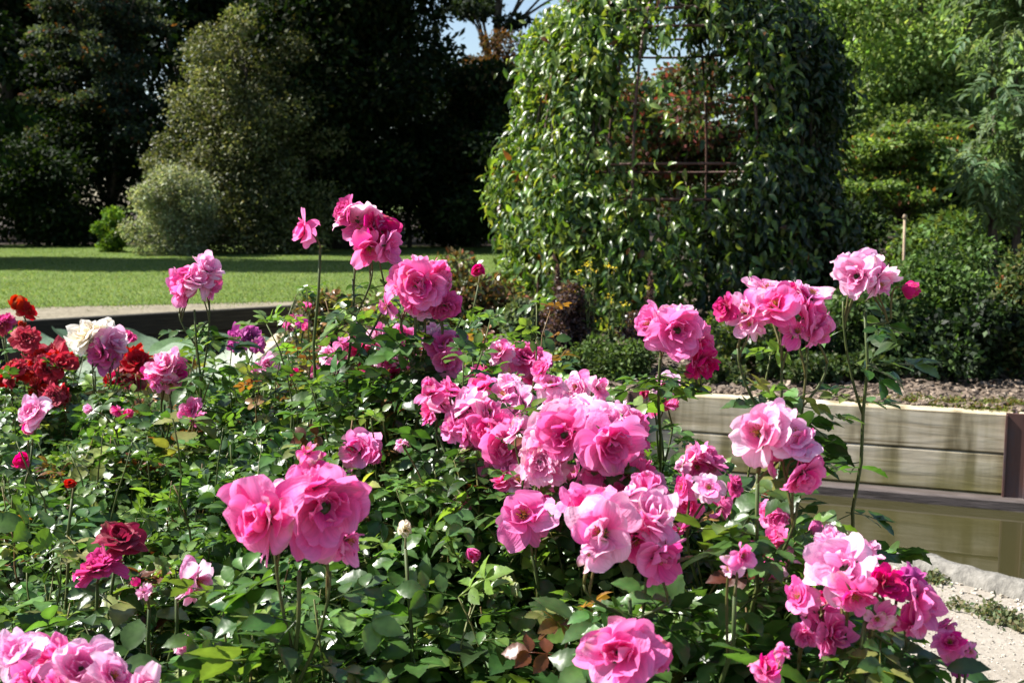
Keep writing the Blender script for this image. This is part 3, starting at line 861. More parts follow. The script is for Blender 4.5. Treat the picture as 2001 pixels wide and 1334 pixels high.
bushlet('purple_shrub', 'purple brown small leaved shrub in front of the arbour', 1112, 560, 6.8, 130, 8500, .024, [(3, (.055, .03, .032)), (2, (.09, .05, .05)), (1, (.15, .095, .09))], M_ROSELEAF, 30)
bushlet('purple_shrub', 'second purple brown shrub behind the pink roses on the right', 1255, 600, 6.9, 90, 4000, .024, [(3, (.06, .032, .034)), (2, (.10, .055, .055)), (1, (.16, .1, .095))], M_ROSELEAF, 20)
bushlet('low_herb', 'low bright green herb carpet at the foot of the purple shrub', 1200, 668, 6.55, 190, 7000, .026, [(2, (.07, .12, .025)), (2, (.10, .16, .04)), (1, (.05, .08, .02))])
bushlet('low_herb', 'dull green low herbs left of the bright herb carpet', 1075, 690, 6.5, 150, 4000, .028, [(2, (.06, .09, .025)), (1, (.10, .11, .05))])
bushlet('low_herb', 'low herbs at the corner of the wall behind the pink roses', 900, 680, 6.7, 300, 6000, .032, [(2, (.06, .09, .025)), (2, (.11, .12, .05))])
bushlet('low_herb', 'low green herbs creeping to the wall edge under the hanging spray', 1395, 712, 6.35, 150, 4000, .028, [(2, (.06, .095, .025)), (1, (.11, .12, .05))])
bushlet('low_herb', 'low dark herbs on the bark behind the umbrella of blooms', 1560, 690, 6.4, 190, 5500, .03, [(2, (.045, .08, .02)), (1, (.08, .11, .035))])
bushlet('low_herb', 'low dark herbs on the bark under the high right hand bloom', 1690, 690, 6.45, 150, 4500, .03, [(2, (.035, .065, .018)), (1, (.07, .10, .03))])
# seed spikes of the purple plants
for px, py, Y, lab in [(1090, 520, 6.9, 'brown purple seed spike rising from the purple shrub'), (1272, 535, 6.95, 'brown purple seed spike above the right hand pink roses')]:
    root = thing('seed_spike', lab, 'plant', at(px, Y))
    mb = MB()
    top = P(px, py, Y)
    tube(mb, curve_pts(at(px, Y), top, (.01, 0, 0), 8), np.linspace(.005, .002, 8), 5, (.9, .6, .5))
    mb.build('stem', M_STEM, root)
    mb = MB()
    n = 420
    t = rng.random(n)
    pos = np.array(top)[None] + np.stack([rng.normal(0, .014, n) * (1.3 - t), rng.normal(0, .014, n) * (1.3 - t), -.26 * (1 - t)], 1)
    leafmass(mb, T_FLAT, pos, rng.normal(0, 1, (n, 3)) + np.array([0, 0, .8]), rng.normal(0, 1, (n, 3)), rng.uniform(.012, .026, n), pick_cols(n, [(2, (.07, .035, .035)), (1, (.13, .075, .07))]))
    mb.build('seed_head', M_SOFTLEAF, root)
# yellow flowered plants
for k, (px, tops, lab) in enumerate([
    (1150, [(1128, 530), (1145, 518), (1152, 516), (1163, 530)], 'yellow flowered tall herb left of the other yellow herbs'),
    (1195, [(1190, 520), (1200, 524), (1188, 580), (1198, 588), (1221, 595)], 'yellow flowered tall herb in the middle before the arbour'),
    (1170, [(1125, 570), (1143, 560), (1153, 630), (1160, 622), (1189, 637), (1150, 598)], 'yellow flowered herb, lowest and bushiest before the arbour')]):
    Y = 6.75 + .1 * k
    root = thing('yellow_herb', lab, 'flower', at(px, Y), 'yellow flowered herbs before the arbour')
    st, lf = MB(), MB()
    for tx, ty in tops:
        tp = P(tx, ty, Y + rng.normal(0, .06))
        pts = curve_pts(at(px + (tx - px) * .4, Y), tp, (.0, 0, .02), 8, .004)
        tube(st, pts, np.linspace(.004, .0016, 8), 4)
        m = 22
        ti = rng.integers(1, 7, m)
        leafmass(lf, T_MID, np.array(pts)[ti], rng.normal(0, 1, (m, 3)) + np.array([0, 0, .4]), rng.normal(0, .4, (m, 3)) + np.array([0, 0, 1]), rng.uniform(.03, .06, m), pick_cols(m, [(1, (.05, .09, .025)), (1, (.08, .12, .04))]))
        fm = MB()
        m = 10
        leafmass(fm, T_FLAT, np.array(tp)[None] + rng.normal(0, .016, (m, 3)) * np.array([1, 1, .5]), rng.normal(0, 1, (m, 3)), rng.normal(0, .5, (m, 3)) + np.array([0, 0, 1]), .017, pick_cols(m, [(1, (.75, .55, .02)), (1, (.6, .5, .05))]))
        fm.build('flower_head', M_SOFTLEAF, root)
    st.build('stem', M_STEM, root)
    lf.build('foliage', M_SOFTLEAF, root)

# ------------------------------------------------------------------ vine clad arbour
AX, AY, AR = at(1312, 10.0).x, 10.0, 1.30
ZB, ZS, ZT = Z_FAR, 1.55, 3.28          # base, spring of the dome, crown


def dome(a, s):
    """a = azimuth (0 facing the camera, positive to the right), s 0 bottom - 1 top of the dome outline"""
    a, s = np.asarray(a, float), np.asarray(s, float)
    lw = (ZS - ZB) / ((ZS - ZB) + 2.55)
    up = s < lw
    th = np.clip((s - lw) / (1 - lw), 0, 1) * math.pi / 2
    r = np.where(up, AR * (1 - .04 * (s / lw)), AR * .96 * np.cos(th))
    z = np.where(up, ZB + (ZS - ZB) * s / lw, ZS + (ZT - ZS) * np.sin(th))
    return np.stack([AX + r * np.sin(a), AY - r * np.cos(a), z], -1), np.stack([np.sin(a) * np.where(up, 1, np.cos(th)), -np.cos(a) * np.where(up, 1, np.cos(th)), np.where(up, .05, np.sin(th))], -1)


root = thing('arbour_frame', 'rusty iron dome arbour frame inside the leafy climbers', 'arbour', (AX, AY, ZB))
for k in range(8):
    a = (k + .5) / 8 * 2 * math.pi
    mb = MB()
    pts, _ = dome(np.full(24, a), np.linspace(0, .985, 24))
    tube(mb, pts, .013, 6)
    mb.build('upright', M_IRON, root)
for s, rr in ((.27, .012), (.34, .012), (.62, .012), (.67, .013), (.86, .012)):
    mb = MB()
    aa = np.linspace(0, 2 * math.pi, 49)
    pts, _ = dome(aa, np.full(49, s))
    tube(mb, pts, rr, 6)
    mb.build('ring', M_IRON, root)

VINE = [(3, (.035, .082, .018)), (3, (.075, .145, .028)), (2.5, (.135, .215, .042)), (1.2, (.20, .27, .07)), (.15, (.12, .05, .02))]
VINESHADE = [(3, (.014, .034, .010)), (2, (.024, .052, .014)), (1, (.045, .075, .022))]  # leaf colours darkened to carry the shade on the arbour's far side


def vine(name, label, a0, a1, n, pal, seed, base_a, thick=.2, window=True, size=.088, s0=0., s1=1.):
    root_p, _ = dome(base_a, 0.0)
    root = thing(name, label, 'climbing plant', tuple(root_p))
    mb = MB()
    m = int(n * 1.7)
    a = a0 + (a1 - a0) * rng.random(m)
    s = s0 + (s1 - s0) * rng.random(m)
    p, nor = dome(a, s)
    keep = rng.random(m) < np.where(s > .5, np.cos(np.clip((s - .5) / .5, 0, 1) * 1.25), 1)
    # lumps: the cover swells and thins
    lump = np.sin(p[:, 0] * 5.1 + seed) * np.sin(p[:, 1] * 4.3 + seed * 2) * .5 + np.sin(p[:, 2] * 4.7 + p[:, 0] * 3 + seed) * .5
    keep &= rng.random(m) < .62 + .55 * lump
    if window:
        # openings to look through, toward the camera and away from it
        fx = (p[:, 0] - AX)
        wz = (p[:, 2] > 1.22 + .12 * np.sin(fx * 11)) & (p[:, 2] < 3.05)
        front = (p[:, 1] < AY) & (fx > -.66 + .07 * np.sin(p[:, 2] * 9)) & (fx < .42 + .09 * np.sin(p[:, 2] * 7 + 1)) & wz
        back = (p[:, 1] >= AY) & (np.abs(fx + .05) < .85) & (p[:, 2] > 1.15) & (p[:, 2] < 2.75)
        keep &= ~(front & (rng.random(m) < np.where(p[:, 2] > 2.5, .76, .972))) & ~(back & (rng.random(m) < np.where(p[:, 2] > 2.4, .78, .982)))
        low = (p[:, 1] < AY) & (fx > -.40) & (fx < .5) & (p[:, 2] < 1.3)
        keep &= ~(low & (rng.random(m) < np.where(p[:, 2] > .85, .78, .5)))
        top = (np.abs(fx) < .45) & (p[:, 2] > 2.9)
        keep &= ~(top & (rng.random(m) < .15))
    p, nor = p[keep], nor[keep]
    k = len(p)
    off = rng.normal(0, .5, k) * thick * .75 + .03 + .15 * lump[keep]
    p = p + nor * off[:, None] + rng.normal(0, .05, (k, 3))
    p[:, 2] = np.maximum(p[:, 2], ZB + .02)
    f = nor * .5 + rng.normal(0, .65, (k, 3)) + np.array([0, 0, -.85])
    nn = nor * .75 + rng.normal(0, .5, (k, 3)) + np.array([0, 0, .45])
    leafmass(mb, T_VINE, p, f, nn, size * rng.uniform(.5, 1.3, k), pick_cols(k, pal))
    # loose sprays standing off the outline
    for j in range(90):
        aj = a0 + (a1 - a0) * rng.random(); sj = s0 + (s1 - s0) * rng.random() ** .8
        p0, n0 = dome(aj, sj)
        if window and p0[1] < AY and abs(p0[0] - AX) < .55 and p0[2] > 1.2 and rng.random() < .9:
            continue
        L = rng.uniform(.2, .5)
        tip = p0 + n0 * rng.uniform(.08, .26) + np.array([rng.normal(0, .15), rng.normal(0, .15), -rng.uniform(0, L)])
        pts = curve_pts(p0, tip, n0 * .12, 7)
        tube(mb, pts, .003, 3, (.12, .09, .04))
        q = 14
        ii = rng.integers(2, 7, q)
        leafmass(mb, T_MID, np.array(pts)[ii] + rng.normal(0, .015, (q, 3)), rng.normal(0, .6, (q, 3)) + np.array([0, 0, -.5]) + n0 * .3, n0 * .5 + rng.normal(0, .4, (q, 3)) + np.array([0, 0, .5]), size * rng.uniform(.6, 1.1, q), pick_cols(q, pal))
    mb.build('foliage', M_VINELEAF, root)
    st = MB()
    for j in range(7 if n > 10000 else 0):
        aa = base_a + np.cumsum(rng.normal(0, .05, 20)) + rng.normal(0, .12)
        pts, nn2 = dome(aa, np.linspace(0, rng.uniform(.6, .97), 20))
        pts = pts + nn2 * (.03 * np.sin(np.linspace(0, 9, 20) + j))[:, None]
        tube(st, pts, np.linspace(.018, .006, 20), 6)
    for j in range(5):
        a2 = np.linspace(base_a, base_a + rng.uniform(-1.2, 1.2), 18)
        pts, nn2 = dome(a2, .78 + .12 * np.sin(np.linspace(0, 5, 18) + j) + .02 * j)
        tube(st, pts + nn2 * .04, .006, 5)
    st.build('stem', M_BARK, root)
    return root


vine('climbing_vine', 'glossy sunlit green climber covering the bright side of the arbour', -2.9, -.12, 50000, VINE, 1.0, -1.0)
vine('climbing_vine', 'dark shaded climber covering the far side of the arbour', .05, 2.9, 40000, VINESHADE, 2.3, 1.0, size=.085)
vine('climbing_vine', 'climber hanging in loose strands at the middle of the arbour', -.5, .62, 5200, VINE, 4.0, .25, size=.09, window=True, s0=.0, s1=.95)

# ------------------------------------------------------------------ lotus leaves on the pond
lot = [(150, 640, 8.6, .30), (110, 668, 7.9, .26), (300, 668, 7.6, .34), (255, 640, 8.4, .3), (205, 690, 7.2, .26), (345, 640, 8.2, .28), (390, 660, 7.6, .3), (560, 665, 7.6, .3), (600, 650, 8.0, .24),
       (500, 640, 8.4, .26), (430, 700, 6.9, .34), (330, 705, 6.8, .3), (60, 640, 8.6, .24), (520, 690, 7.0, .26), (445, 640, 8.5, .3)]
lot_lab = ['behind the white rose', 'under the red roses', 'right of the second red roses', 'right of the white rose and farther off', 'low and close under the white rose', 'near the lone pink rose stem, smaller', 'just right of the lone pink rose stem',
           'behind the purple rose and to its right', 'by the corner of the sunlit wall end', 'behind the purple rose and farther off', 'broad and close behind the purple rose', 'close behind the lone pink rose stem', 'at the picture edge behind the red buds',
           'low and close right of the purple rose', 'between the lone pink stem and the purple rose']
for (px, py, Y, r), lb in zip(lot, lot_lab):
    p = P(px, py + 6, Y)
    p.z = min(max(p.z, -.12), .2)
    r *= .75
    root = thing('lotus_leaf', 'large round grey green lotus leaf ' + lb, 'lotus leaf', (p.x, p.y, Z_WATER), 'lotus leaves on the pond')
    mb = MB()
    na, nr = 28, 6
    V = []
    tilt = Matrix.Rotation(rng.normal(0, .3), 3, 'X') @ Matrix.Rotation(rng.normal(0, .3), 3, 'Y')
    ph = rng.random() * 6
    for i in range(nr + 1):
        rr = r * max(i, .02) / nr
        for j in range(na):
            a = 2 * math.pi * j / na
            z = .10 * (rr / r) ** 2 * r + .07 * r * (rr / r) ** 2 * math.sin(3 * a + ph) + .03 * r * (rr / r) ** 3 * math.sin(7 * a + ph) - .10 * r * math.exp(-(rr / r * 3) ** 2) * .6
            v = tilt @ Vector((rr * math.cos(a), rr * math.sin(a), z))
            V.append((p.x + v.x, p.y + v.y, p.z + v.z))
    Q = [(i * na + j, i * na + (j + 1) % na, (i + 1) * na + (j + 1) % na, (i + 1) * na + j) for i in range(nr) for j in range(na)]
    col = pick_cols(1, [(3, (.12, .19, .12)), (1, (.09, .16, .06))], .15)[0]
    mb.add(V, Q, col)
    mb.build('leaf_blade', M_LOTUS, root)
    mb = MB()
    tube(mb, curve_pts((p.x, p.y, Z_WATER - .05), (p.x, p.y, p.z), (.01, .01, 0), 5), .007, 6)
    mb.build('stalk', M_STEM, root)

# ------------------------------------------------------------------ roses
COLS = {
    'P': ((.80, .042, .34), (.97, .34, .66)),
    'L': ((.85, .16, .49), (.97, .67, .84)),
    'D': ((.60, .010, .17), (.77, .05, .32)),
    'M': ((.46, .03, .30), (.66, .13, .46)),
    'R': ((.42, .002, .010), (.60, .006, .024)),
    'K': ((.24, .003, .028), (.40, .010, .065)),
    'W': ((.86, .78, .60), (.92, .89, .86)),
}
WHORLS = {   # petals, angle from the axis at base and tip (degrees), length, half width, tip curl
    'full': [(3, 38, -12, .50, .30, 10), (4, 50, 6, .66, .42, 20), (4, 62, 30, .84, .52, 30), (5, 76, 58, .98, .60, 35), (5, 92, 88, 1.02, .62, 45)],
    'open': [(3, 50, 5, .45, .32, 10), (4, 62, 30, .66, .48, 30), (5, 76, 60, .92, .60, 35), (5, 90, 92, 1.05, .66, 45)],
    'loose': [(3, 45, 0, .6, .42, 20), (4, 62, 34, .85, .55, 35), (4, 86, 88, 1.08, .64, 45), (3, 105, 138, 1.0, .56, 25)],
    'rosette': [(5, 38, 0, .40, .24, 10), (7, 54, 24, .60, .32, 20), (8, 70, 50, .80, .38, 25), (8, 84, 78, .96, .44, 32), (6, 98, 104, 1.0, .44, 30)],
    'spent': [(4, 55, 35, .6, .36, 40), (4, 95, 130, .95, .5, 30), (3, 110, 150, .9, .48, 10)],
    'half': [(3, 30, -18, .85, .40, 5), (4, 40, -4, 1.0, .50, 18), (4, 56, 26, 1.02, .56, 38), (3, 80, 80, .9, .5, 40)],
    'bud': [(2, 30, -22, .95, .40, 5), (3, 36, -14, 1.0, .46, 12), (3, 46, -2, .95, .44, 35)],
}


def petal_grid(az, L, W, ph0, ph1, curl, ruf, r0, rs, n=10, m=13):
    v = np.linspace(0, 1, n); u = np.linspace(-1, 1, m)
    phi = np.radians(ph0 + (ph1 - ph0) * v ** 1.2) + math.radians(curl) * np.clip((v - .62) / .38, 0, 1) ** 2
    step = L / (n - 1)
    rr = r0 + np.concatenate([[0], np.cumsum((np.sin(phi[1:]) + np.sin(phi[:-1])) / 2 * step)])
    zz = np.concatenate([[0], np.cumsum((np.cos(phi[1:]) + np.cos(phi[:-1])) / 2 * step)])
    wv = (.22 + .78 * np.sin(np.clip(v / .6, 0, 1) * math.pi / 2)) * np.where(v > .6, np.sqrt(np.clip(1 - ((v - .6) / .4 * .86) ** 2, 0, 1)), 1) * W
    U, Vv = np.meshgrid(u, v)
    p1, p2, p3 = rs.uniform(0, 6.28, 3)
    notch = .10 * np.exp(-(U / .35) ** 2) * np.clip((Vv - .75) / .25, 0, 1) * rs.uniform(0, 1)
    disp = .30 * W * U ** 2 * (.4 + .6 * np.sin(Vv * math.pi * .8)) * (1 - .5 * np.clip(curl / 40, 0, 1) * Vv)
    disp = disp + ruf * Vv ** 2 * (.55 * np.sin(U * 3.4 + p1) + .35 * np.sin(U * 6.5 + p2) + .35 * np.sin(Vv * 5 + U * 2 + p3))
    disp = disp + .03 * np.exp(-(U / .12) ** 2) * (1 - Vv) * -1
    ro = rr[:, None] - np.cos(phi)[:, None] * disp - notch * np.sin(phi)[:, None]
    zo = zz[:, None] + np.sin(phi)[:, None] * disp - notch * np.cos(phi)[:, None]
    twist = rs.normal(0, .12)
    lat = U * wv[:, None] + twist * Vv * W
    ca, sa = math.cos(az), math.sin(az)
    V = np.stack([ro * ca - lat * sa, ro * sa + lat * ca, zo + U * rs.normal(0, .06) * Vv], -1).reshape(-1, 3)
    Q = [(i * m + j, i * m + j + 1, (i + 1) * m + j + 1, (i + 1) * m + j) for i in range(n - 1) for j in range(m - 1)]
    return V, Q, U.ravel(), Vv.ravel()


def hermite(a, ta, b, tb, n=9):
    a, b, ta, tb = (np.array(x, float) for x in (a, b, ta, tb))
    L = np.linalg.norm(b - a) * .9
    t = np.linspace(0, 1, n)[:, None]
    return (2 * t ** 3 - 3 * t ** 2 + 1) * a + (t ** 3 - 2 * t ** 2 + t) * ta * L + (-2 * t ** 3 + 3 * t ** 2) * b + (t ** 3 - t ** 2) * tb * L


_bloom_cache = {}


def bloom_mesh(kind, colk, var):
    key = (kind, colk, var)
    if key in _bloom_cache:
        return _bloom_cache[key]
    rs = np.random.RandomState(abs(hash((kind, var))) % 100000 if False else (sum(map(ord, kind)) * 31 + var * 977) % 99991)
    deep, pale = np.array(COLS[colk][0]), np.array(COLS[colk][1])
    mb = MB()
    puv = []
    rows = WHORLS[kind]
    off = rs.uniform(0, 6.28)
    for wi, (cnt, p0, p1, L, W, curl) in enumerate(rows):
        k_out = wi / max(len(rows) - 1, 1)
        for j in range(cnt):
            if kind != 'bud' and rs.random_sample() < .10:
                continue
            az = off + wi * 2.4 + j * 2 * math.pi / cnt + rs.normal(0, .24)
            V, Q, U, Vv = petal_grid(az, L * rs.uniform(.86, 1.12), W * rs.uniform(.85, 1.18), p0 + rs.normal(0, 8), p1 + rs.normal(0, 17 if kind != 'bud' else 8),
                                     curl * rs.uniform(.2, 1.5), rs.uniform(.04, .17) * (1 if kind != 'bud' else .3), .05 + .02 * wi, rs)
            V[:, 2] -= .03 * wi
            t = np.clip((.14 if colk == 'L' else .02) + .52 * Vv ** 1.7 + .34 * k_out + rs.normal(0, .18) + .10 * np.sin(U * 9 + rs.uniform(0, 6)) * Vv * .5, 0, 1)
            if kind == 'bud':
                t = t * .6
            col = deep[None] * (1 - t[:, None]) + pale[None] * t[:, None]
            col = col * (1 - .25 * np.clip(1 - Vv * 6, 0, 1))[:, None] + np.array([.5, .45, .2])[None] * (.25 * np.clip(1 - Vv * 6, 0, 1))[:, None]
            brown = (.75 if kind == 'spent' else .5) if rs.random_sample() < (.6 if kind == 'spent' else .10) else 0
            if brown:
                m_ = np.clip((Vv + .12 * np.sin(U * 5 + az) - .74) / .2, 0, 1)[:, None] * brown
                col = col * (1 - m_) + np.array([.42, .25, .13])[None] * m_
            mb.add(V, Q, col)
            puv.append(np.stack([U * 9, Vv * 1.1, np.full(len(U), wi * 13.7 + j * 5.3)], 1))
    if kind != 'bud':
        kx = rs.normal(0, 2.2, (3, 3)); ph = rs.uniform(0, 6.28, 3)
        bend = rs.normal(0, .22, 2)
        for i, v in enumerate(mb.v):
            v = v + .085 * np.sin(v @ kx + ph)
            v[:, :2] += bend * (v[:, 2:3]) ** 2
            v[:, 2] += .16 * np.sin(np.arctan2(v[:, 1], v[:, 0]) * 2 + ph[0]) * (v[:, 0] ** 2 + v[:, 1] ** 2)
            mb.v[i] = v
    V = np.concatenate(mb.v)
    s = np.percentile(np.linalg.norm(V[:, :2], axis=1), 96)
    if kind == 'bud':
        s = max(s, .62)
    mb.v = [v / s for v in mb.v]
    me = mb.mesh('rose_petals', M_PETAL)
    at_ = me.attributes.new('vein', 'FLOAT_VECTOR', 'POINT')
    at_.data.foreach_set('vector', np.concatenate(puv).astype(np.float32).ravel())
    _bloom_cache[key] = me
    return me


def calyx_mesh():
    mb = MB()
    t = np.linspace(0, 1, 7)
    tube(mb, np.stack([0 * t, 0 * t, -.30 + .36 * t], 1), [.035, .05, .10, .13, .14, .13, .10], 9, (.08, .13, .035))
    tem = leaf_template([(0, .08), (.25, .14), (.6, .09), (1, .01)], .3, .15)
    for j in range(5):
        a = j * 2 * math.pi / 5
        f = np.array([[math.cos(a) * .9, math.sin(a) * .9, -.25]])
        leafmass(mb, tem, np.array([[math.cos(a) * .09, math.sin(a) * .09, .02]]), f, np.array([[0, 0, 1.]]), .55, np.array([.07, .12, .03]))
    return mb.mesh('calyx', M_ROSELEAF)


def stamen_mesh():
    mb = MB()
    for j in range(34):
        a, k = rng.random() * 6.28, rng.random() ** .5 * .16
        b = np.array([math.cos(a) * k * .5, math.sin(a) * k * .5, .03]); e = np.array([math.cos(a) * k * 1.5, math.sin(a) * k * 1.5, .26 + rng.normal(0, .03)])
        tube(mb, [b, (b + e) / 2, e], [.007, .006, .006], 4, (.75, .55, .12))
        tube(mb, [e - [0, 0, .015], e, e + [0, 0, .025]], [.012, .02, .012], 5, (.42, .22, .04))
    return mb.mesh('stamens', M_SOFTLEAF)


CALYX, STAMEN = calyx_mesh(), stamen_mesh()
ROSE_T = [compound_template(s) for s in (1, 2, 3, 4)] + [compound_template(6, 1, None, .5)]
LEAFPAL = [(2.5, (.026, .060, .016)), (4, (.042, .092, .021)), (3.5, (.062, .128, .034)), (1.5, (.11, .18, .04)), (.5, (.17, .19, .06)), (.12, (.10, .03, .02))]


def compound_leaves(mb, pos, fwd, nor, size, pal=LEAFPAL):
    n = len(pos)
    which = rng.integers(0, len(ROSE_T), n)
    cols = pick_cols(n, pal, .2)
    size = np.broadcast_to(np.asarray(size, float), (n,))
    for k in range(len(ROSE_T)):
        i = which == k
        if i.any():
            leafmass(mb, ROSE_T[k], pos[i], np.asarray(fwd)[i], np.asarray(nor)[i], size[i], cols[i])


def rose_bush(label, px, Y, R_, ztop, nleaf, sprays, group, X=None, buds=(), pal=LEAFPAL, lsize=None, shoots=11):
    """one rose plant: woody base, foliage, a cane for every spray and every bloom on its own"""
    bx0 = at(px, Y, ztop).x if X is None else X
    base = Vector((bx0, Y, Z_NEAR))
    root = thing('rose_bush', label, 'rose bush', base, group)
    fo, wb = MB(), MB()
    near = float(np.clip((Y - 1.15) / .6, 0, 1))
    lsize = lsize or ((.080 - .034 * near), (.128 - .044 * near))
    n = int(nleaf * (1.75 + 1.15 * near))
    r = R_ * np.sqrt(rng.random(n)); a = rng.random(n) * 6.283
    x, y = bx0 + r * np.cos(a), Y + r * np.sin(a)
    lump = .055 * np.sin(x * 13 + px) + .055 * np.sin(y * 11 + px * .7)
    dep = np.minimum(rng.exponential(.13, n), ztop * .75)
    z = ztop - .16 * (r / R_) ** 2.5 + lump - dep
    z = np.maximum(z, .08)
    pos = np.stack([x, y, z], 1)
    rad = np.stack([np.cos(a), np.sin(a), 0 * a], 1)
    f = rad * .6 + rng.normal(0, .65, (n, 3)) * np.array([1, 1, .45]) + np.array([0, 0, .12])
    nn = rng.normal(0, .38, (n, 3)) + np.array([0, 0, 1.0]) + rad * .25
    compound_leaves(fo, pos, f, nn, rng.uniform(*lsize, n), pal)
    for j in range(9):
        a_ = rng.random() * 6.28; k = rng.uniform(.2, .8) * R_
        tip = (bx0 + k * math.cos(a_), Y + k * math.sin(a_), ztop - .08 - .1 * rng.random())
        tube(wb, curve_pts((bx0 + rng.normal(0, .02), Y + rng.normal(0, .02), -.02), tip, (0, 0, .05), 9, .008), np.linspace(.008, .0032, 9), 6, (.9, 1, .8))
    for j in range(int(nleaf * .35)):
        i = rng.integers(0, n)
        q = pos[i]
        a_ = q - np.array([rng.normal(0, .05), rng.normal(0, .05), rng.uniform(.08, .22)])
        tube(wb, curve_pts(a_, q + np.array([0, 0, rng.uniform(.0, .06)]), rng.normal(0, .012, 3), 5), np.linspace(.0026, .0012, 5), 4, (1, .95, .7) if rng.random() < .7 else (1.3, .6, .5))
    for j in range(int(round(shoots * (.3 + .7 * near)))):          # young shoots standing out of the cover
        a_ = rng.random() * 6.28; k = rng.uniform(.1, .95) * R_
        b_ = np.array([bx0 + k * math.cos(a_), Y + k * math.sin(a_), ztop - .22])
        e_ = b_ + np.array([rng.normal(0, .05), rng.normal(0, .05), rng.uniform(.22, .36) + near * (.12 * rng.random() if rng.random() < .35 else -.03)])
        pts = curve_pts(b_, e_, (rng.normal(0, .02), rng.normal(0, .02), 0), 8, .003)
        young = rng.random() < .14 * near
        tube(wb, pts, np.linspace(.0026, .0013, 8), 5, (1.35, .6, .45) if young else (1, 1, .75))
        m = 10
        ii = np.concatenate([rng.integers(2, 8, m - 2), [7, 7]])
        aa = rng.random(m) * 6.28
        compound_leaves(fo, pts[ii], np.stack([np.cos(aa), np.sin(aa), rng.normal(.35, .35, m)], 1), np.array([0, 0, 1.]) + rng.normal(0, .35, (m, 3)),
                        rng.uniform(lsize[0], lsize[1], m) * np.where(ii > 5, .75, 1.0), [(2, (.13, .045, .022)), (2, (.17, .09, .03)), (2, (.14, .16, .04))] if young else [(2, (.10, .17, .036)), (2, (.06, .12, .028))])
    wb.build('woody_base', M_STEM, root)
    for sp in sprays:
        blooms = sp['b']
        d0 = sp['d']
        pts = []
        for b in blooms:
            px_, py_, size = b[0], b[1], b[2]
            Yb = d0 + (b[5] if len(b) > 5 and b[5] is not None else random.uniform(-.035, .035))
            pts.append((P(px_, py_, Yb), size * Yb / FPX))
        cen = sum((p for p, s in pts), Vector()) / len(pts)
        ext = max((p - cen).length for p, s in pts)
        smax = max(s for p, s in pts)
        hub = cen + Vector((0, .0, -(.6 * smax + .55 * ext + .012)))
        if 'hub' in sp:
            hub = P(sp['hub'][0], sp['hub'][1], d0)
        st = MB()
        foot = np.array([bx0 + rng.normal(0, .03), Y + rng.normal(0, .03), -.02])
        if 'foot' in sp:
            foot = np.array([*sp['foot'], -.02])
        cp = curve_pts(foot, hub, ((hub.x - foot[0]) * -.15 + rng.normal(0, .012), (hub.y - foot[1]) * -.15, .03), 14, .0035)
        cp[:, 0] += .008 * np.sin(np.linspace(0, rng.uniform(4, 9), 14)) * np.linspace(1, 0, 14)
        tube(st, cp, np.linspace(.0042, .0024, 14), 7, (.6, .68, .45))
        cut = lambda k_: np.array([np.interp(k_, [0, 1, 2, 3], [cp[-1][i], cp[-2][i], cp[-3][i], cp[-4][i]]) for i in range(3)])
        order = sorted(range(len(blooms)), key=lambda i_: pts[i_][0].x)
        start = {}
        for g0 in range(0, len(order), 3):
            gi = order[g0:g0 + 3]
            if len(blooms) <= 2:
                for i_ in gi:
                    start[i_] = cut(0 if i_ == 0 else rng.uniform(.2, 1.5))
                continue
            gc = sum((pts[i_][0] for i_ in gi), Vector()) / len(gi)
            ge = max((pts[i_][0] - gc).length for i_ in gi)
            sub = gc + Vector((rng.normal(0, .006), .01, -(.42 * smax + .45 * ge + .012)))
            kb = rng.uniform(.2, 2.6)
            b0 = cut(kb)
            out_ = np.array(sub) - b0
            br = hermite(b0, nrm(out_ * np.array([1, 1, .3]) + np.array([0, 0, .04])), sub, (0, 0, 1), 9)
            tube(st, br, np.linspace(.0023, .0017, 9), 6, (.55, .6, .38))
            for i_ in gi:
                start[i_] = br[int(rng.integers(6, 9))]
            m = 5
            aa = rng.random(m) * 6.28
            compound_leaves(fo, br[rng.integers(1, 7, m)], np.stack([np.cos(aa), np.sin(aa), rng.normal(-.1, .3, m)], 1), np.array([0, 0, 1.]) + rng.normal(0, .3, (m, 3)), rng.uniform(.05, .095, m), pal)
        objs = []
        for bi, (b, (p, s)) in enumerate(zip(blooms, pts)):
            kind, colk = b[3], b[4]
            if kind == 'full' and len(b) < 7 and rng.random() < .4:
                kind = 'half'
            off = p - cen
            fdir = Vector((off.x, off.y, off.z))
            if fdir.length > 1e-4:
                fdir = fdir / max(ext, smax * .5)
            fdir = fdir * .95 + Vector((-.10, -.50, .42)) + Vector(tuple(rng.normal(0, .22, 3)))
            if len(b) > 6:
                fdir = Vector(b[6])
            fdir.normalize()
            sc_ = s / 2 * 1.07
            q = fdir.to_track_quat('Z', 'Y') @ Matrix.Rotation(rng.random() * 6.28, 3, 'Z').to_quaternion()
            loc = p - fdir * sc_ * .35
            o = bpy.data.objects.new('bloom' if kind != 'bud' else 'rose_bud', bloom_mesh(kind, colk, int(rng.integers(0, 6))))
            C.objects.link(o)
            o.parent = root
            o.matrix_parent_inverse = Matrix.Translation(-root.location)
            o.location = loc; o.rotation_mode = 'QUATERNION'; o.rotation_quaternion = q
            sq = rng.uniform(.9, 1.1)
            o.scale = (sc_ * sq, sc_ / sq, sc_ * rng.uniform(.9, 1.15))
            c = bpy.data.objects.new('calyx', CALYX); C.objects.link(c); c.parent = o
            if kind in ('open', 'loose', 'spent'):
                c = bpy.data.objects.new('stamens', STAMEN); C.objects.link(c); c.parent = o
            neck = loc - fdir * sc_ * .28
            tube(st, hermite(start[bi], (0, 0, 1), neck, fdir, 9), np.linspace(.0018, .0014, 9), 6, (.85, .62, .42))
        st.build('cane', M_STEM, root)
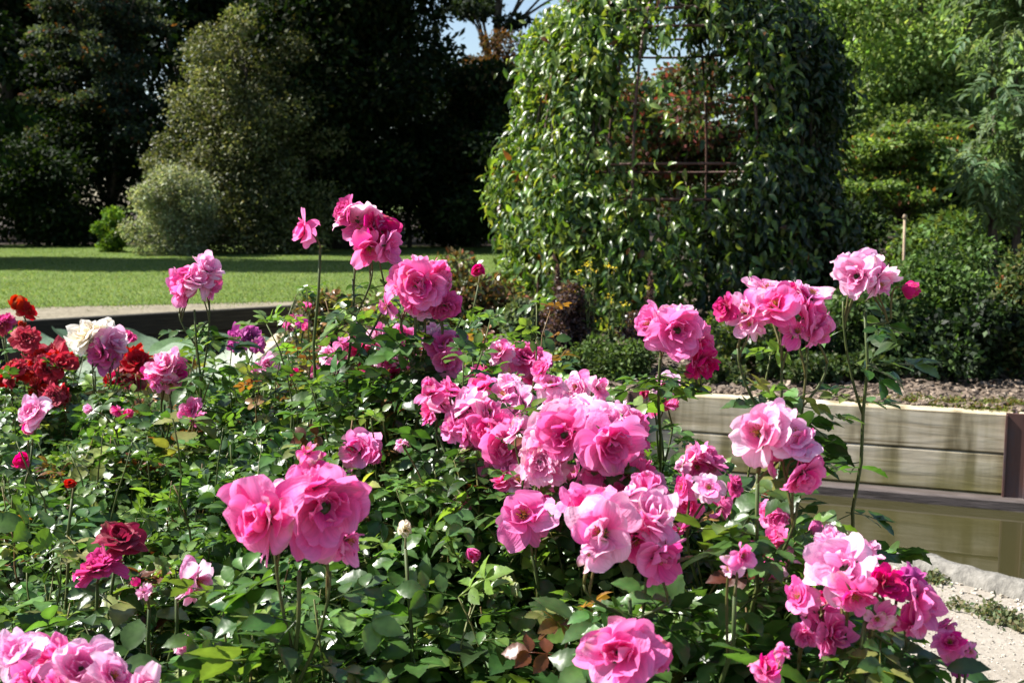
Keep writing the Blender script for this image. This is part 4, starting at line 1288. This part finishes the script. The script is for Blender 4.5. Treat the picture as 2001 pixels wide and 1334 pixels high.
        # leaves up the cane
        cp = np.array(cp)
        zc = cp[:, 2]
        hi = np.where(zc > min(ztop - .12, zc[-1] - .1))[0]
        hi = hi[hi < 13]
        nl = int(sp.get('leaves', 7) * 1.7)
        if len(hi) and nl:
            ii = rng.choice(hi, nl)
            a_ = rng.random(nl) * 6.28
            f = np.stack([np.cos(a_), np.sin(a_), rng.normal(-.05, .4, nl)], 1)
            nn = np.array([0, 0, 1.]) + rng.normal(0, .3, (nl, 3))
            compound_leaves(fo, cp[ii] + rng.normal(0, .004, (nl, 3)), f, nn, rng.uniform(.075, .125, nl) * sp.get('ls', 1.0), pal)
    for b in buds:
        pass
    fo.build('foliage', M_ROSELEAF, root)
    return root


GP, GR = 'pink rose bushes in the bed', 'red rose bushes in the bed'
rose_bush('pink rose bush with one very tall stem of blooms rising against the dark trees', 695, 2.05, .34, .80, 270, [
    dict(d=2.0, hub=(690, 545), leaves=9, b=[(668, 408, 62, 'full', 'D', 0, (-.7, -.6, .3)), (692, 408, 88, 'full', 'L', .02), (705, 440, 78, 'open', 'P'), (752, 442, 86, 'full', 'D', .0, (.7, -.5, .4)), (768, 482, 62, 'full', 'P', -.02, (.8, -.4, -.1)),
                                             (722, 492, 70, 'loose', 'P', -.03, (.1, -.7, -.5)), (698, 498, 48, 'spent', 'P')]),
    dict(d=1.98, hub=(626, 486), leaves=2, b=[(582, 448, 70, 'loose', 'P', 0, (-.85, -.3, .3))]),
], GP)
rose_bush('pink rose bush with a dense round ball of blooms beside the tallest stem', 815, 1.95, .32, .90, 260, [
    dict(d=1.92, hub=(812, 620), leaves=10, b=[(785, 530, 82, 'full', 'P', .02, (-.5, -.5, .5)), (838, 522, 84, 'rosette', 'L', .02, (.25, -.45, .8)), (862, 548, 80, 'rosette', 'P', 0, (.75, -.6, .1)), (818, 556, 92, 'full', 'P', -.03, (-.05, -.95, .1)),
                                              (795, 580, 72, 'open', 'P', -.01, (-.6, -.6, -.2)), (748, 600, 52, 'spent', 'P'), (872, 602, 56, 'full', 'D', 0), (830, 600, 56, 'loose', 'L', 0)]),
    dict(d=1.92, leaves=4, b=[(905, 660, 40, 'spent', 'M'), (872, 672, 66, 'loose', 'P'), (876, 708, 64, 'full', 'P'), (836, 645, 62, 'loose', 'L')]),
], GP)
rose_bush('pink rose bush with a loose spray of papery faded blooms below the tall ball', 770, 2.35, .36, .90, 290, [
    dict(d=2.1, leaves=4, b=[(660, 690, 62, 'loose', 'L'), (705, 684, 66, 'loose', 'P'), (742, 648, 46, 'loose', 'L'), (690, 650, 34, 'rosette', 'L'), (790, 655, 48, 'open', 'P')]),
    dict(d=2.05, leaves=4, b=[(720, 720, 34, 'bud', 'D'), (770, 735, 30, 'bud', 'D'), (800, 690, 40, 'loose', 'L')]),
], GP)
rose_bush('pink rose bush with one crinkled round bloom leaning over the herb bed', 1000, 2.6, .36, .82, 260, [
    dict(d=2.2, leaves=4, b=[(1032, 692, 74, 'rosette', 'P', 0, (.2, -.8, .5)), (1045, 730, 70, 'full', 'P', .02, (.4, -.8, 0)), (975, 682, 60, 'loose', 'L'), (1068, 712, 26, 'bud', 'M')]),
    dict(d=2.15, leaves=4, b=[(915, 745, 44, 'bud', 'P'), (950, 720, 34, 'spent', 'P'), (868, 752, 62, 'full', 'P'), (818, 790, 62, 'full', 'P', 0, (-.6, -.7, .2)), (845, 720, 40, 'loose', 'P')]),
], GP)
rose_bush('pink rose bush carrying a lone tidy spray over the lotus pond', 385, 2.5, .34, .68, 250, [
    dict(d=2.45, hub=(380, 605), leaves=10, ls=1.25, b=[(343, 556, 72, 'full', 'P', 0, (-.6, -.6, .2)), (362, 535, 46, 'loose', 'P'), (384, 540, 60, 'loose', 'L', -.02), (410, 518, 58, 'full', 'L', 0, (.5, -.4, .6)), (416, 558, 46, 'full', 'P', 0, (.7, -.6, 0)), (350, 578, 36, 'spent', 'P')]),
    dict(d=2.4, b=[(370, 795, 48, 'full', 'P'), (378, 812, 34, 'spent', 'P')]),
], GP)
rose_bush('pink rose bush with a drooping faded spray in front of red roses', 310, 2.55, .34, .70, 260, [
    dict(d=2.5, hub=(322, 790), b=[(318, 700, 70, 'full', 'L', 0, (-.1, -.5, .85)), (295, 728, 56, 'loose', 'P'), (345, 722, 58, 'loose', 'P', 0, (.6, -.6, .2)), (335, 756, 46, 'spent', 'L', -.02), (300, 752, 30, 'spent', 'P')]),
    dict(d=2.4, b=[(235, 800, 30, 'spent', 'P'), (248, 812, 22, 'bud', 'P'), (176, 800, 20, 'bud', 'L')]),
], GP)
rose_bush('rose bush with a white bloom above pink ones on one stem', 180, 2.85, .34, .64, 230, [
    dict(d=2.8, hub=(185, 725), b=[(166, 642, 80, 'full', 'W', 0, (-.25, -.5, .7)), (205, 648, 62, 'open', 'W', .02, (.4, -.6, .6)), (178, 655, 60, 'open', 'W', .0, (0, -.8, .3)), (188, 688, 52, 'loose', 'D'), (228, 668, 60, 'full', 'L', 0, (.7, -.5, .2)), (205, 700, 66, 'loose', 'M', 0, (.2, -.7, -.4)), (225, 700, 44, 'spent', 'P')]),
], 'rose bushes in mixed colours')
rose_bush('red rose bush with the widest mass of scarlet blooms at the picture edge', 70, 3.1, .38, .64, 220, [
    dict(d=3.05, hub=(80, 745), b=[(78, 690, 78, 'rosette', 'R'), (104, 686, 73, 'rosette', 'R', .03), (122, 706, 54, 'full', 'R', -.02), (60, 712, 54, 'rosette', 'R'), (96, 712, 52, 'rosette', 'R'), (72, 742, 54, 'loose', 'R'), (64, 768, 50, 'spent', 'R')]),
    dict(d=3.1, b=[(52, 658, 54, 'rosette', 'R'), (34, 668, 26, 'bud', 'R')]),
    dict(d=3.0, b=[(22, 716, 54, 'rosette', 'R'), (38, 718, 47, 'rosette', 'R'), (6, 726, 47, 'rosette', 'R'), (10, 745, 35, 'loose', 'R')]),
    dict(d=2.95, b=[(130, 768, 40, 'rosette', 'R'), (104, 772, 38, 'rosette', 'R'), (78, 778, 52, 'loose', 'R')]),
], GR)
rose_bush('red rose bush whose upright red buds stand against the pale path', 20, 3.35, .36, .68, 180, [
    dict(d=3.2, hub=(45, 650), b=[(38, 600, 34, 'bud', 'R', 0, (-.2, -.3, .9)), (58, 606, 35, 'loose', 'R', 0, (.7, -.3, .5)), (44, 632, 16, 'bud', 'R')]),
    dict(d=3.25, b=[(4, 618, 40, 'rosette', 'D'), (2, 634, 31, 'rosette', 'R')]),
], GR)
rose_bush('red rose bush right of the white bloom with dark crimson blooms below', 255, 3.25, .36, .60, 180, [
    dict(d=3.2, hub=(255, 770), b=[(243, 655, 42, 'rosette', 'D'), (252, 688, 71, 'rosette', 'R'), (272, 700, 61, 'full', 'R', -.02), (244, 735, 54, 'full', 'K'), (270, 735, 54, 'full', 'R', .04), (250, 752, 44, 'spent', 'K'), (205, 748, 33, 'spent', 'R')]),
], GR)
rose_bush('purple pink rose bush close to the lotus leaves', 475, 2.9, .36, .74, 220, [
    dict(d=2.85, b=[(456, 658, 48, 'rosette', 'M', 0, (-.4, -.6, .5)), (492, 655, 50, 'rosette', 'M', .02, (.5, -.6, .4)), (500, 672, 34, 'spent', 'M')]),
    dict(d=2.75, b=[(524, 710, 42, 'loose', 'L'), (508, 718, 26, 'bud', 'P')]),
], GP)
rose_bush('rose bush holding a single scarlet bloom beside the sunlit wall end', 600, 2.95, .36, .74, 220, [
    dict(d=2.75, b=[(594, 758, 52, 'rosette', 'R'), (612, 772, 38, 'spent', 'R')]),
    dict(d=2.9, b=[(572, 622, 22, 'bud', 'D'), (590, 625, 26, 'spent', 'M'), (560, 640, 24, 'spent', 'P'), (598, 602, 22, 'bud', 'P')]),
    dict(d=2.6, b=[(625, 790, 42, 'loose', 'P'), (612, 722, 34, 'spent', 'P'), (580, 730, 24, 'bud', 'D')]),
], GP)
rose_bush('pink rose bush at the picture edge with one full bloom over dark leaves', 60, 2.35, .38, .66, 280, [
    dict(d=2.3, b=[(54, 800, 68, 'full', 'L', 0, (-.35, -.7, .5)), (66, 822, 40, 'spent', 'P', .02)]),
    dict(d=2.1, b=[(48, 908, 38, 'bud', 'D')]),
], GP)
rose_bush('leafy rose bush without open blooms left of the dark crimson pair', 60, 1.75, .40, .62, 330, [dict(d=1.75, b=[(140, 945, 24, 'bud', 'R')])], GP, pal=LEAFPAL + [(1.0, (.14, .15, .05)), (.6, (.13, .045, .02))])
rose_bush('rose bush with a pair of dark crimson blooms', 215, 1.72, .36, .60, 300, [
    dict(d=1.6, hub=(225, 1105), leaves=3, b=[(232, 1042, 88, 'full', 'K', 0, (.15, -.45, .85))]),
    dict(d=1.56, hub=(190, 1140), leaves=3, b=[(186, 1094, 84, 'rosette', 'D', 0, (-.25, -.35, .9))]),
], GR, shoots=3)
rose_bush('rose bush with a lone sideways pink bloom on a thin bent stem', 380, 1.55, .34, .62, 320, [
    dict(d=1.4, hub=(345, 1160), leaves=2, foot=(-.46, 1.45), b=[(394, 1142, 82, 'loose', 'L', 0, (.75, -.35, -.25))]),
    dict(d=1.4, hub=(292, 1190), leaves=2, b=[(280, 1155, 34, 'spent', 'L'), (270, 1140, 22, 'bud', 'D')]),
    dict(d=1.3, b=[(350, 1256, 44, 'spent', 'L')]),
], GP, shoots=3)
rose_bush('pink rose bush crowding the near corner with broad pale pink blooms', 90, 1.15, .30, .62, 300, [
    dict(d=1.10, leaves=2, b=[(22, 1268, 110, 'full', 'L', 0, (-.3, -.5, .8)), (105, 1266, 120, 'full', 'P', .04, (.0, -.3, .95)), (160, 1290, 135, 'full', 'L', -.01, (.3, -.6, .75)), (228, 1318, 92, 'loose', 'L', -.02, (.6, -.5, .5)), (50, 1335, 80, 'full', 'P', -.04), (285, 1345, 80, 'loose', 'L', -.03), (100, 1350, 80, 'full', 'P', -.05)]),
], GP)
rose_bush('pink rose bush with two great nodding blooms back to back on one stout stem', 590, 1.3, .32, .65, 320, [
    dict(d=1.18, hub=(585, 1115), leaves=5, ls=1.1, b=[(490, 1008, 172, 'full', 'P', -.02, (-.62, -.72, .12)), (645, 1000, 168, 'full', 'P', 0, (.42, -.85, .10)), (535, 945, 92, 'open', 'L', .03, (-.1, .2, .95)), (608, 925, 116, 'loose', 'P', .02, (.0, -.25, .95)), (690, 1062, 92, 'loose', 'P', .03, (.7, -.3, -.35)),
                                                       (602, 872, 60, 'spent', 'P', .05)]),
], GP)
rose_bush('pink rose bush with one tidy bloom facing out of low dark foliage', 720, 1.8, .34, .62, 320, [
    dict(d=1.75, b=[(697, 878, 84, 'full', 'P', 0, (-.25, -.85, .35)), (732, 892, 30, 'bud', 'P')]),
    dict(d=1.65, b=[(782, 862, 30, 'spent', 'L'), (905, 990, 46, 'spent', 'P')]),
    dict(d=1.5, b=[(925, 1080, 32, 'bud', 'P')]),
], GP, shoots=4)
rose_bush('rose bush with no bloom between the two great blooms and the front spray', 850, 1.4, .36, .62, 330, [dict(d=1.45, b=[(792, 1035, 34, 'bud', 'W')])], GP, shoots=4)
rose_bush('pink rose bush with one wide open loose bloom at mid height', 1010, 1.65, .34, .68, 320, [
    dict(d=1.48, hub=(1040, 1085), leaves=3, b=[(1022, 1000, 118, 'loose', 'P', 0, (-.1, -.75, .5)), (1072, 985, 60, 'spent', 'D', .03)]),
], GP, shoots=4)
rose_bush('pink rose bush bearing the largest mass of blooms in the middle', 1090, 1.85, .36, .85, 320, [
    dict(d=1.66, hub=(1000, 965), leaves=6, b=[(905, 780, 84, 'loose', 'L', .05), (925, 815, 86, 'full', 'P', .03, (-.6, -.7, .3)), (980, 765, 84, 'loose', 'L', .06, (-.1, -.5, .8)), (1035, 772, 76, 'loose', 'L', .06), (958, 838, 92, 'full', 'P', 0), (900, 850, 66, 'loose', 'P', .02, (-.6, -.5, -.2)), (985, 872, 92, 'full', 'P', -.02, (.0, -.9, -.1)), (950, 885, 66, 'spent', 'P', .03), (1020, 820, 70, 'open', 'L', .05), (880, 830, 62, 'full', 'P', .05), (940, 745, 60, 'loose', 'P', .08), (1000, 740, 62, 'full', 'L', .08), (1010, 900, 70, 'full', 'P', -.01), (960, 800, 60, 'open', 'L', .02), (925, 865, 62, 'loose', 'L', .02)]),
    dict(d=1.5, hub=(1135, 940), leaves=4, b=[(1060, 850, 122, 'full', 'L', .02, (-.6, -.6, .4)), (1110, 800, 112, 'open', 'L', .05, (-.1, -.4, .9)), (1095, 850, 100, 'full', 'P', -.02, (-.3, -.9, .2)), (1190, 820, 108, 'full', 'L', .03, (.2, -.6, .75)), (1205, 865, 128, 'full', 'P', -.04, (.3, -.9, .0)), (1256, 848, 78, 'full', 'P', .04, (.8, -.4, .2)), (1055, 910, 96, 'rosette', 'L', 0, (-.3, -.9, -.1)), (1150, 780, 70, 'loose', 'L', .08), (1005, 835, 60, 'full', 'L', .06), (1150, 850, 74, 'open', 'L', .0), (1080, 780, 66, 'loose', 'L', .09), (1230, 800, 62, 'loose', 'L', .06)]),
    dict(d=1.56, leaves=3, b=[(1165, 905, 84, 'loose', 'P'), (1235, 930, 84, 'full', 'P'), (1280, 942, 66, 'loose', 'L'), (1120, 925, 60, 'spent', 'P'), (1085, 945, 66, 'loose', 'L', .03), (1200, 955, 74, 'full', 'L', .02), (1255, 900, 62, 'loose', 'P', .04), (1140, 950, 62, 'full', 'P', 0), (1300, 975, 56, 'loose', 'P')]),
], GP)
rose_bush('pink rose bush leaning right with a spray hanging over the water', 1265, 2.1, .26, .62, 240, [
    dict(d=1.72, hub=(1290, 700), leaves=4, b=[(1262, 632, 82, 'open', 'P', .0, (-.65, -.55, .3)), (1310, 615, 96, 'rosette', 'L', .02, (.0, -.45, .85)), (1330, 648, 100, 'full', 'P', -.03, (.1, -.95, .1)), (1384, 678, 88, 'full', 'P', 0, (.75, -.55, .1)), (1382, 716, 66, 'full', 'D', -.01, (.5, -.6, -.5))]),
    dict(d=1.95, leaves=4, b=[(1302, 752, 50, 'full', 'L'), (1290, 785, 52, 'full', 'P'), (1318, 795, 34, 'spent', 'P'), (1262, 770, 24, 'bud', 'D')]),
], GP)
rose_bush('rose bush with ragged half spent blooms before the timber wall', 1370, 1.75, .24, .60, 260, [
    dict(d=1.62, leaves=4, b=[(1340, 890, 70, 'loose', 'L'), (1395, 888, 78, 'full', 'P'), (1365, 915, 66, 'spent', 'P'), (1330, 910, 34, 'spent', 'L')]),
], GP)
rose_bush('pink rose bush with a broad tall umbrella of blooms and one deep pink bud', 1500, 1.6, .20, .68, 220, [
    dict(d=1.5, hub=(1525, 790), leaves=24, ls=1.15, b=[(1410, 598, 54, 'full', 'D', .0, (-.8, -.4, .1)), (1450, 598, 96, 'loose', 'L', 0, (-.55, -.5, .5)), (1500, 556, 92, 'open', 'L', .03, (-.1, -.4, .9)), (1512, 590, 84, 'loose', 'P', -.02), (1555, 582, 66, 'full', 'D', 0, (.1, -.7, .6)), (1588, 566, 76, 'open', 'L', .02, (.3, -.4, .85)), (1600, 612, 92, 'full', 'P', 0, (.75, -.5, .2)), (1605, 655, 78, 'loose', 'P', .0, (.6, -.5, -.4)), (1560, 645, 62, 'spent', 'P', -.02), (1462, 632, 52, 'spent', 'L', -.02)]),
], GP)
rose_bush('pink rose bush with the farthest right high bloom above the hedge', 1640, 1.8, .16, .58, 90, [
    dict(d=1.7, hub=(1690, 610), leaves=13, ls=1.05, b=[(1680, 512, 92, 'full', 'L', .02, (-.2, -.45, .85)), (1668, 538, 78, 'full', 'L', -.02, (-.5, -.8, .2)), (1722, 535, 84, 'full', 'P', 0, (.5, -.6, .5)), (1728, 558, 74, 'loose', 'L', -.02, (.5, -.6, -.4)), (1772, 564, 42, 'bud', 'D', 0, (.8, -.3, -.2)), (1645, 502, 40, 'loose', 'L', .02)]),
], GP, shoots=0)
rose_bush('pink rose bush with a tall cluster showing its dark stamens before the wall', 1480, 1.42, .22, .70, 230, [
    dict(d=1.28, hub=(1480, 945), leaves=14, ls=1.0, b=[(1478, 842, 118, 'loose', 'L', 0, (-.45, -.75, .35)), (1515, 800, 84, 'open', 'L', .03, (.0, -.3, .95)), (1560, 842, 112, 'open', 'L', .0, (.35, -.6, .65)), (1588, 900, 112, 'full', 'P', 0, (.7, -.65, .1)), (1580, 940, 84, 'full', 'P', -.02, (.4, -.75, -.4)), (1500, 880, 64, 'spent', 'P', .03)]),
    dict(d=1.5, leaves=4, b=[(1500, 1000, 60, 'loose', 'P'), (1525, 1018, 52, 'full', 'P'), (1588, 1035, 36, 'bud', 'P')]),
], GP, X=.25, shoots=3)
rose_bush('pink rose bush with three pale sunlit blooms low in the middle foreground', 1230, 1.4, .32, .66, 320, [
    dict(d=1.22, hub=(1230, 1170), leaves=5, b=[(1140, 985, 122, 'full', 'P', .03, (-.4, -.5, .6)), (1172, 1040, 142, 'loose', 'L', -.03, (-.15, -.85, .35)), (1290, 1000, 124, 'full', 'L', .02, (.35, -.5, .75)), (1245, 1060, 100, 'loose', 'P', .0, (.1, -.9, -.1)), (1302, 1095, 112, 'loose', 'P', -.01, (.5, -.75, -.2)), (1150, 1085, 70, 'spent', 'L', -.03), (1225, 960, 60, 'loose', 'L', .05)]),
    dict(d=1.4, leaves=3, b=[(1265, 950, 64, 'full', 'P'), (1330, 1040, 40, 'spent', 'P')]),
], GP)
rose_bush('pink rose bush with one large bloom cut by the lower picture edge', 1225, 1.12, .26, .60, 240, [
    dict(d=1.06, hub=(1230, 1345), leaves=4, b=[(1205, 1278, 150, 'full', 'P', 0, (-.2, -.85, .4)), (1288, 1285, 88, 'full', 'P', .02, (.6, -.6, .2)), (1228, 1222, 62, 'loose', 'P', .03, (.1, -.2, .95))]),
], GP)
rose_bush('pink rose bush arching over the pale gravel with a heavy trailing spray', 1560, 1.28, .20, .62, 220, [
    dict(d=1.18, hub=(1690, 1215), leaves=7, b=[(1640, 1105, 132, 'full', 'L', 0, (-.45, -.6, .5)), (1692, 1080, 84, 'open', 'L', .03, (.2, -.3, .9)), (1745, 1138, 76, 'full', 'D', -.03, (.25, -.85, .4)), (1672, 1170, 90, 'loose', 'P', -.03, (-.1, -.8, -.5)), (1815, 1182, 116, 'loose', 'P', 0, (.65, -.5, .1)), (1780, 1145, 70, 'full', 'M', .02), (1790, 1230, 76, 'spent', 'P', -.01), (1715, 1210, 64, 'spent', 'L', -.02), (1620, 1045, 62, 'full', 'L', .05, (-.2, -.4, .9)), (1700, 1062, 40, 'loose', 'L', .05)]),
    dict(d=1.24, leaves=5, b=[(1858, 1250, 62, 'loose', 'P'), (1845, 1215, 44, 'loose', 'P'), (1880, 1312, 66, 'spent', 'M'), (1900, 1275, 46, 'spent', 'P')]),
    dict(d=1.22, leaves=4, b=[(1555, 1160, 70, 'loose', 'P'), (1590, 1200, 76, 'loose', 'P'), (1640, 1245, 86, 'full', 'P'), (1575, 1245, 54, 'full', 'P'), (1600, 1155, 40, 'spent', 'D')]),
    dict(d=1.15, leaves=4, b=[(1420, 1112, 52, 'spent', 'L'), (1455, 1085, 50, 'loose', 'P')]),
], GP, X=.26, shoots=3)
rose_bush('low leafy rose bush at the lower edge before the gravel', 1480, 1.1, .24, .58, 230, [
    dict(d=1.05, leaves=4, b=[(1500, 1300, 66, 'loose', 'P', 0, (.2, -.4, .8)), (1535, 1270, 40, 'spent', 'P')]),
], GP)
rose_bush('leafy young rose bush in the near foreground with glossy leaves', 720, 1.05, .30, .58, 300, [], GP)
rose_bush('leafy young rose bush beside the near pale pink corner blooms', 380, 1.1, .28, .58, 270, [], GP)
rose_bush('leafy rose bush with small glossy leaves between the tall stems', 520, 2.15, .38, .64, 330, [dict(d=2.1, b=[(540, 870, 22, 'bud', 'D')])], GP)
rose_bush('leafy rose bush under the mass of pink blooms in the middle', 900, 2.05, .34, .66, 300, [], GP)
rose_bush('leafy rose bush in the gap between middle blooms and timber wall', 1330, 1.5, .26, .64, 260, [], GP)
rose_bush('leafy rose bush behind the papery faded blooms with bronze shoots', 660, 2.75, .36, .82, 260, [dict(d=2.7, b=[(640, 668, 26, 'spent', 'P'), (600, 640, 20, 'bud', 'P')])], GP, pal=LEAFPAL + [(1.5, (.13, .07, .03)), (1.5, (.13, .14, .04))])
rose_bush('leafy rose bush behind the crinkled bloom beside the herb bed', 880, 3.05, .36, .80, 240, [dict(d=3.0, leaves=3, b=[(935, 530, 30, 'bud', 'D')])], GP, pal=LEAFPAL + [(1.5, (.13, .07, .03)), (1.5, (.13, .14, .04))])
rose_bush('leafy rose bush between the purple pink rose and the lone tidy spray', 430, 2.2, .36, .70, 280, [], GP)
rose_bush('leafy rose shoots reaching in at the lower right edge over the gravel', 2150, 1.25, .07, .72, 12, [], GP, shoots=0)
rose_bush('pink rose bush threading small faded blooms between the tall ball and the middle mass', 830, 2.45, .34, .84, 220, [
    dict(d=2.12, leaves=3, b=[(760, 700, 42, 'loose', 'P'), (782, 716, 36, 'spent', 'L'), (742, 690, 40, 'loose', 'L'), (800, 735, 40, 'loose', 'P'), (725, 668, 36, 'loose', 'P')]),
    dict(d=2.08, leaves=3, b=[(850, 690, 56, 'loose', 'P'), (888, 735, 56, 'full', 'P'), (905, 705, 44, 'loose', 'L'), (862, 722, 52, 'loose', 'P'), (828, 668, 44, 'loose', 'L'), (842, 705, 40, 'spent', 'P')]),
    dict(d=2.15, leaves=3, b=[(655, 720, 40, 'loose', 'P'), (640, 690, 44, 'loose', 'L'), (668, 665, 40, 'spent', 'P')]),
    dict(d=2.0, leaves=3, b=[(930, 770, 52, 'loose', 'L'), (900, 770, 46, 'full', 'P')]),
], GP)
rose_bush('pink rose bush filling the drift between the middle mass and the trailing spray', 1400, 1.55, .22, .62, 150, [
    dict(d=1.42, leaves=4, b=[(1345, 985, 62, 'full', 'P'), (1420, 985, 56, 'loose', 'P'), (1385, 950, 58, 'loose', 'L'), (1440, 945, 44, 'full', 'D'), (1330, 950, 50, 'loose', 'P')]),
    dict(d=1.36, leaves=4, b=[(1475, 1075, 60, 'loose', 'P'), (1520, 1055, 58, 'full', 'P'), (1545, 1095, 54, 'loose', 'L'), (1500, 1110, 44, 'spent', 'P')]),
], GP, shoots=3)
rose_bush('pink rose bush with small ruffled blooms tucked under the middle mass', 1000, 1.9, .24, .70, 150, [
    dict(d=1.72, leaves=4, b=[(840, 765, 56, 'full', 'P'), (870, 790, 54, 'loose', 'L'), (830, 805, 50, 'full', 'P'), (885, 755, 46, 'loose', 'P')]),
    dict(d=1.6, leaves=3, b=[(1010, 935, 58, 'loose', 'L'), (1060, 960, 60, 'full', 'P'), (975, 930, 52, 'loose', 'P'), (1110, 975, 54, 'loose', 'P')]),
    dict(d=1.6, leaves=3, b=[(1075, 745, 58, 'loose', 'L'), (1120, 755, 60, 'open', 'L'), (1050, 720, 46, 'full', 'P'), (1175, 755, 50, 'loose', 'L')]),
], GP, shoots=3)
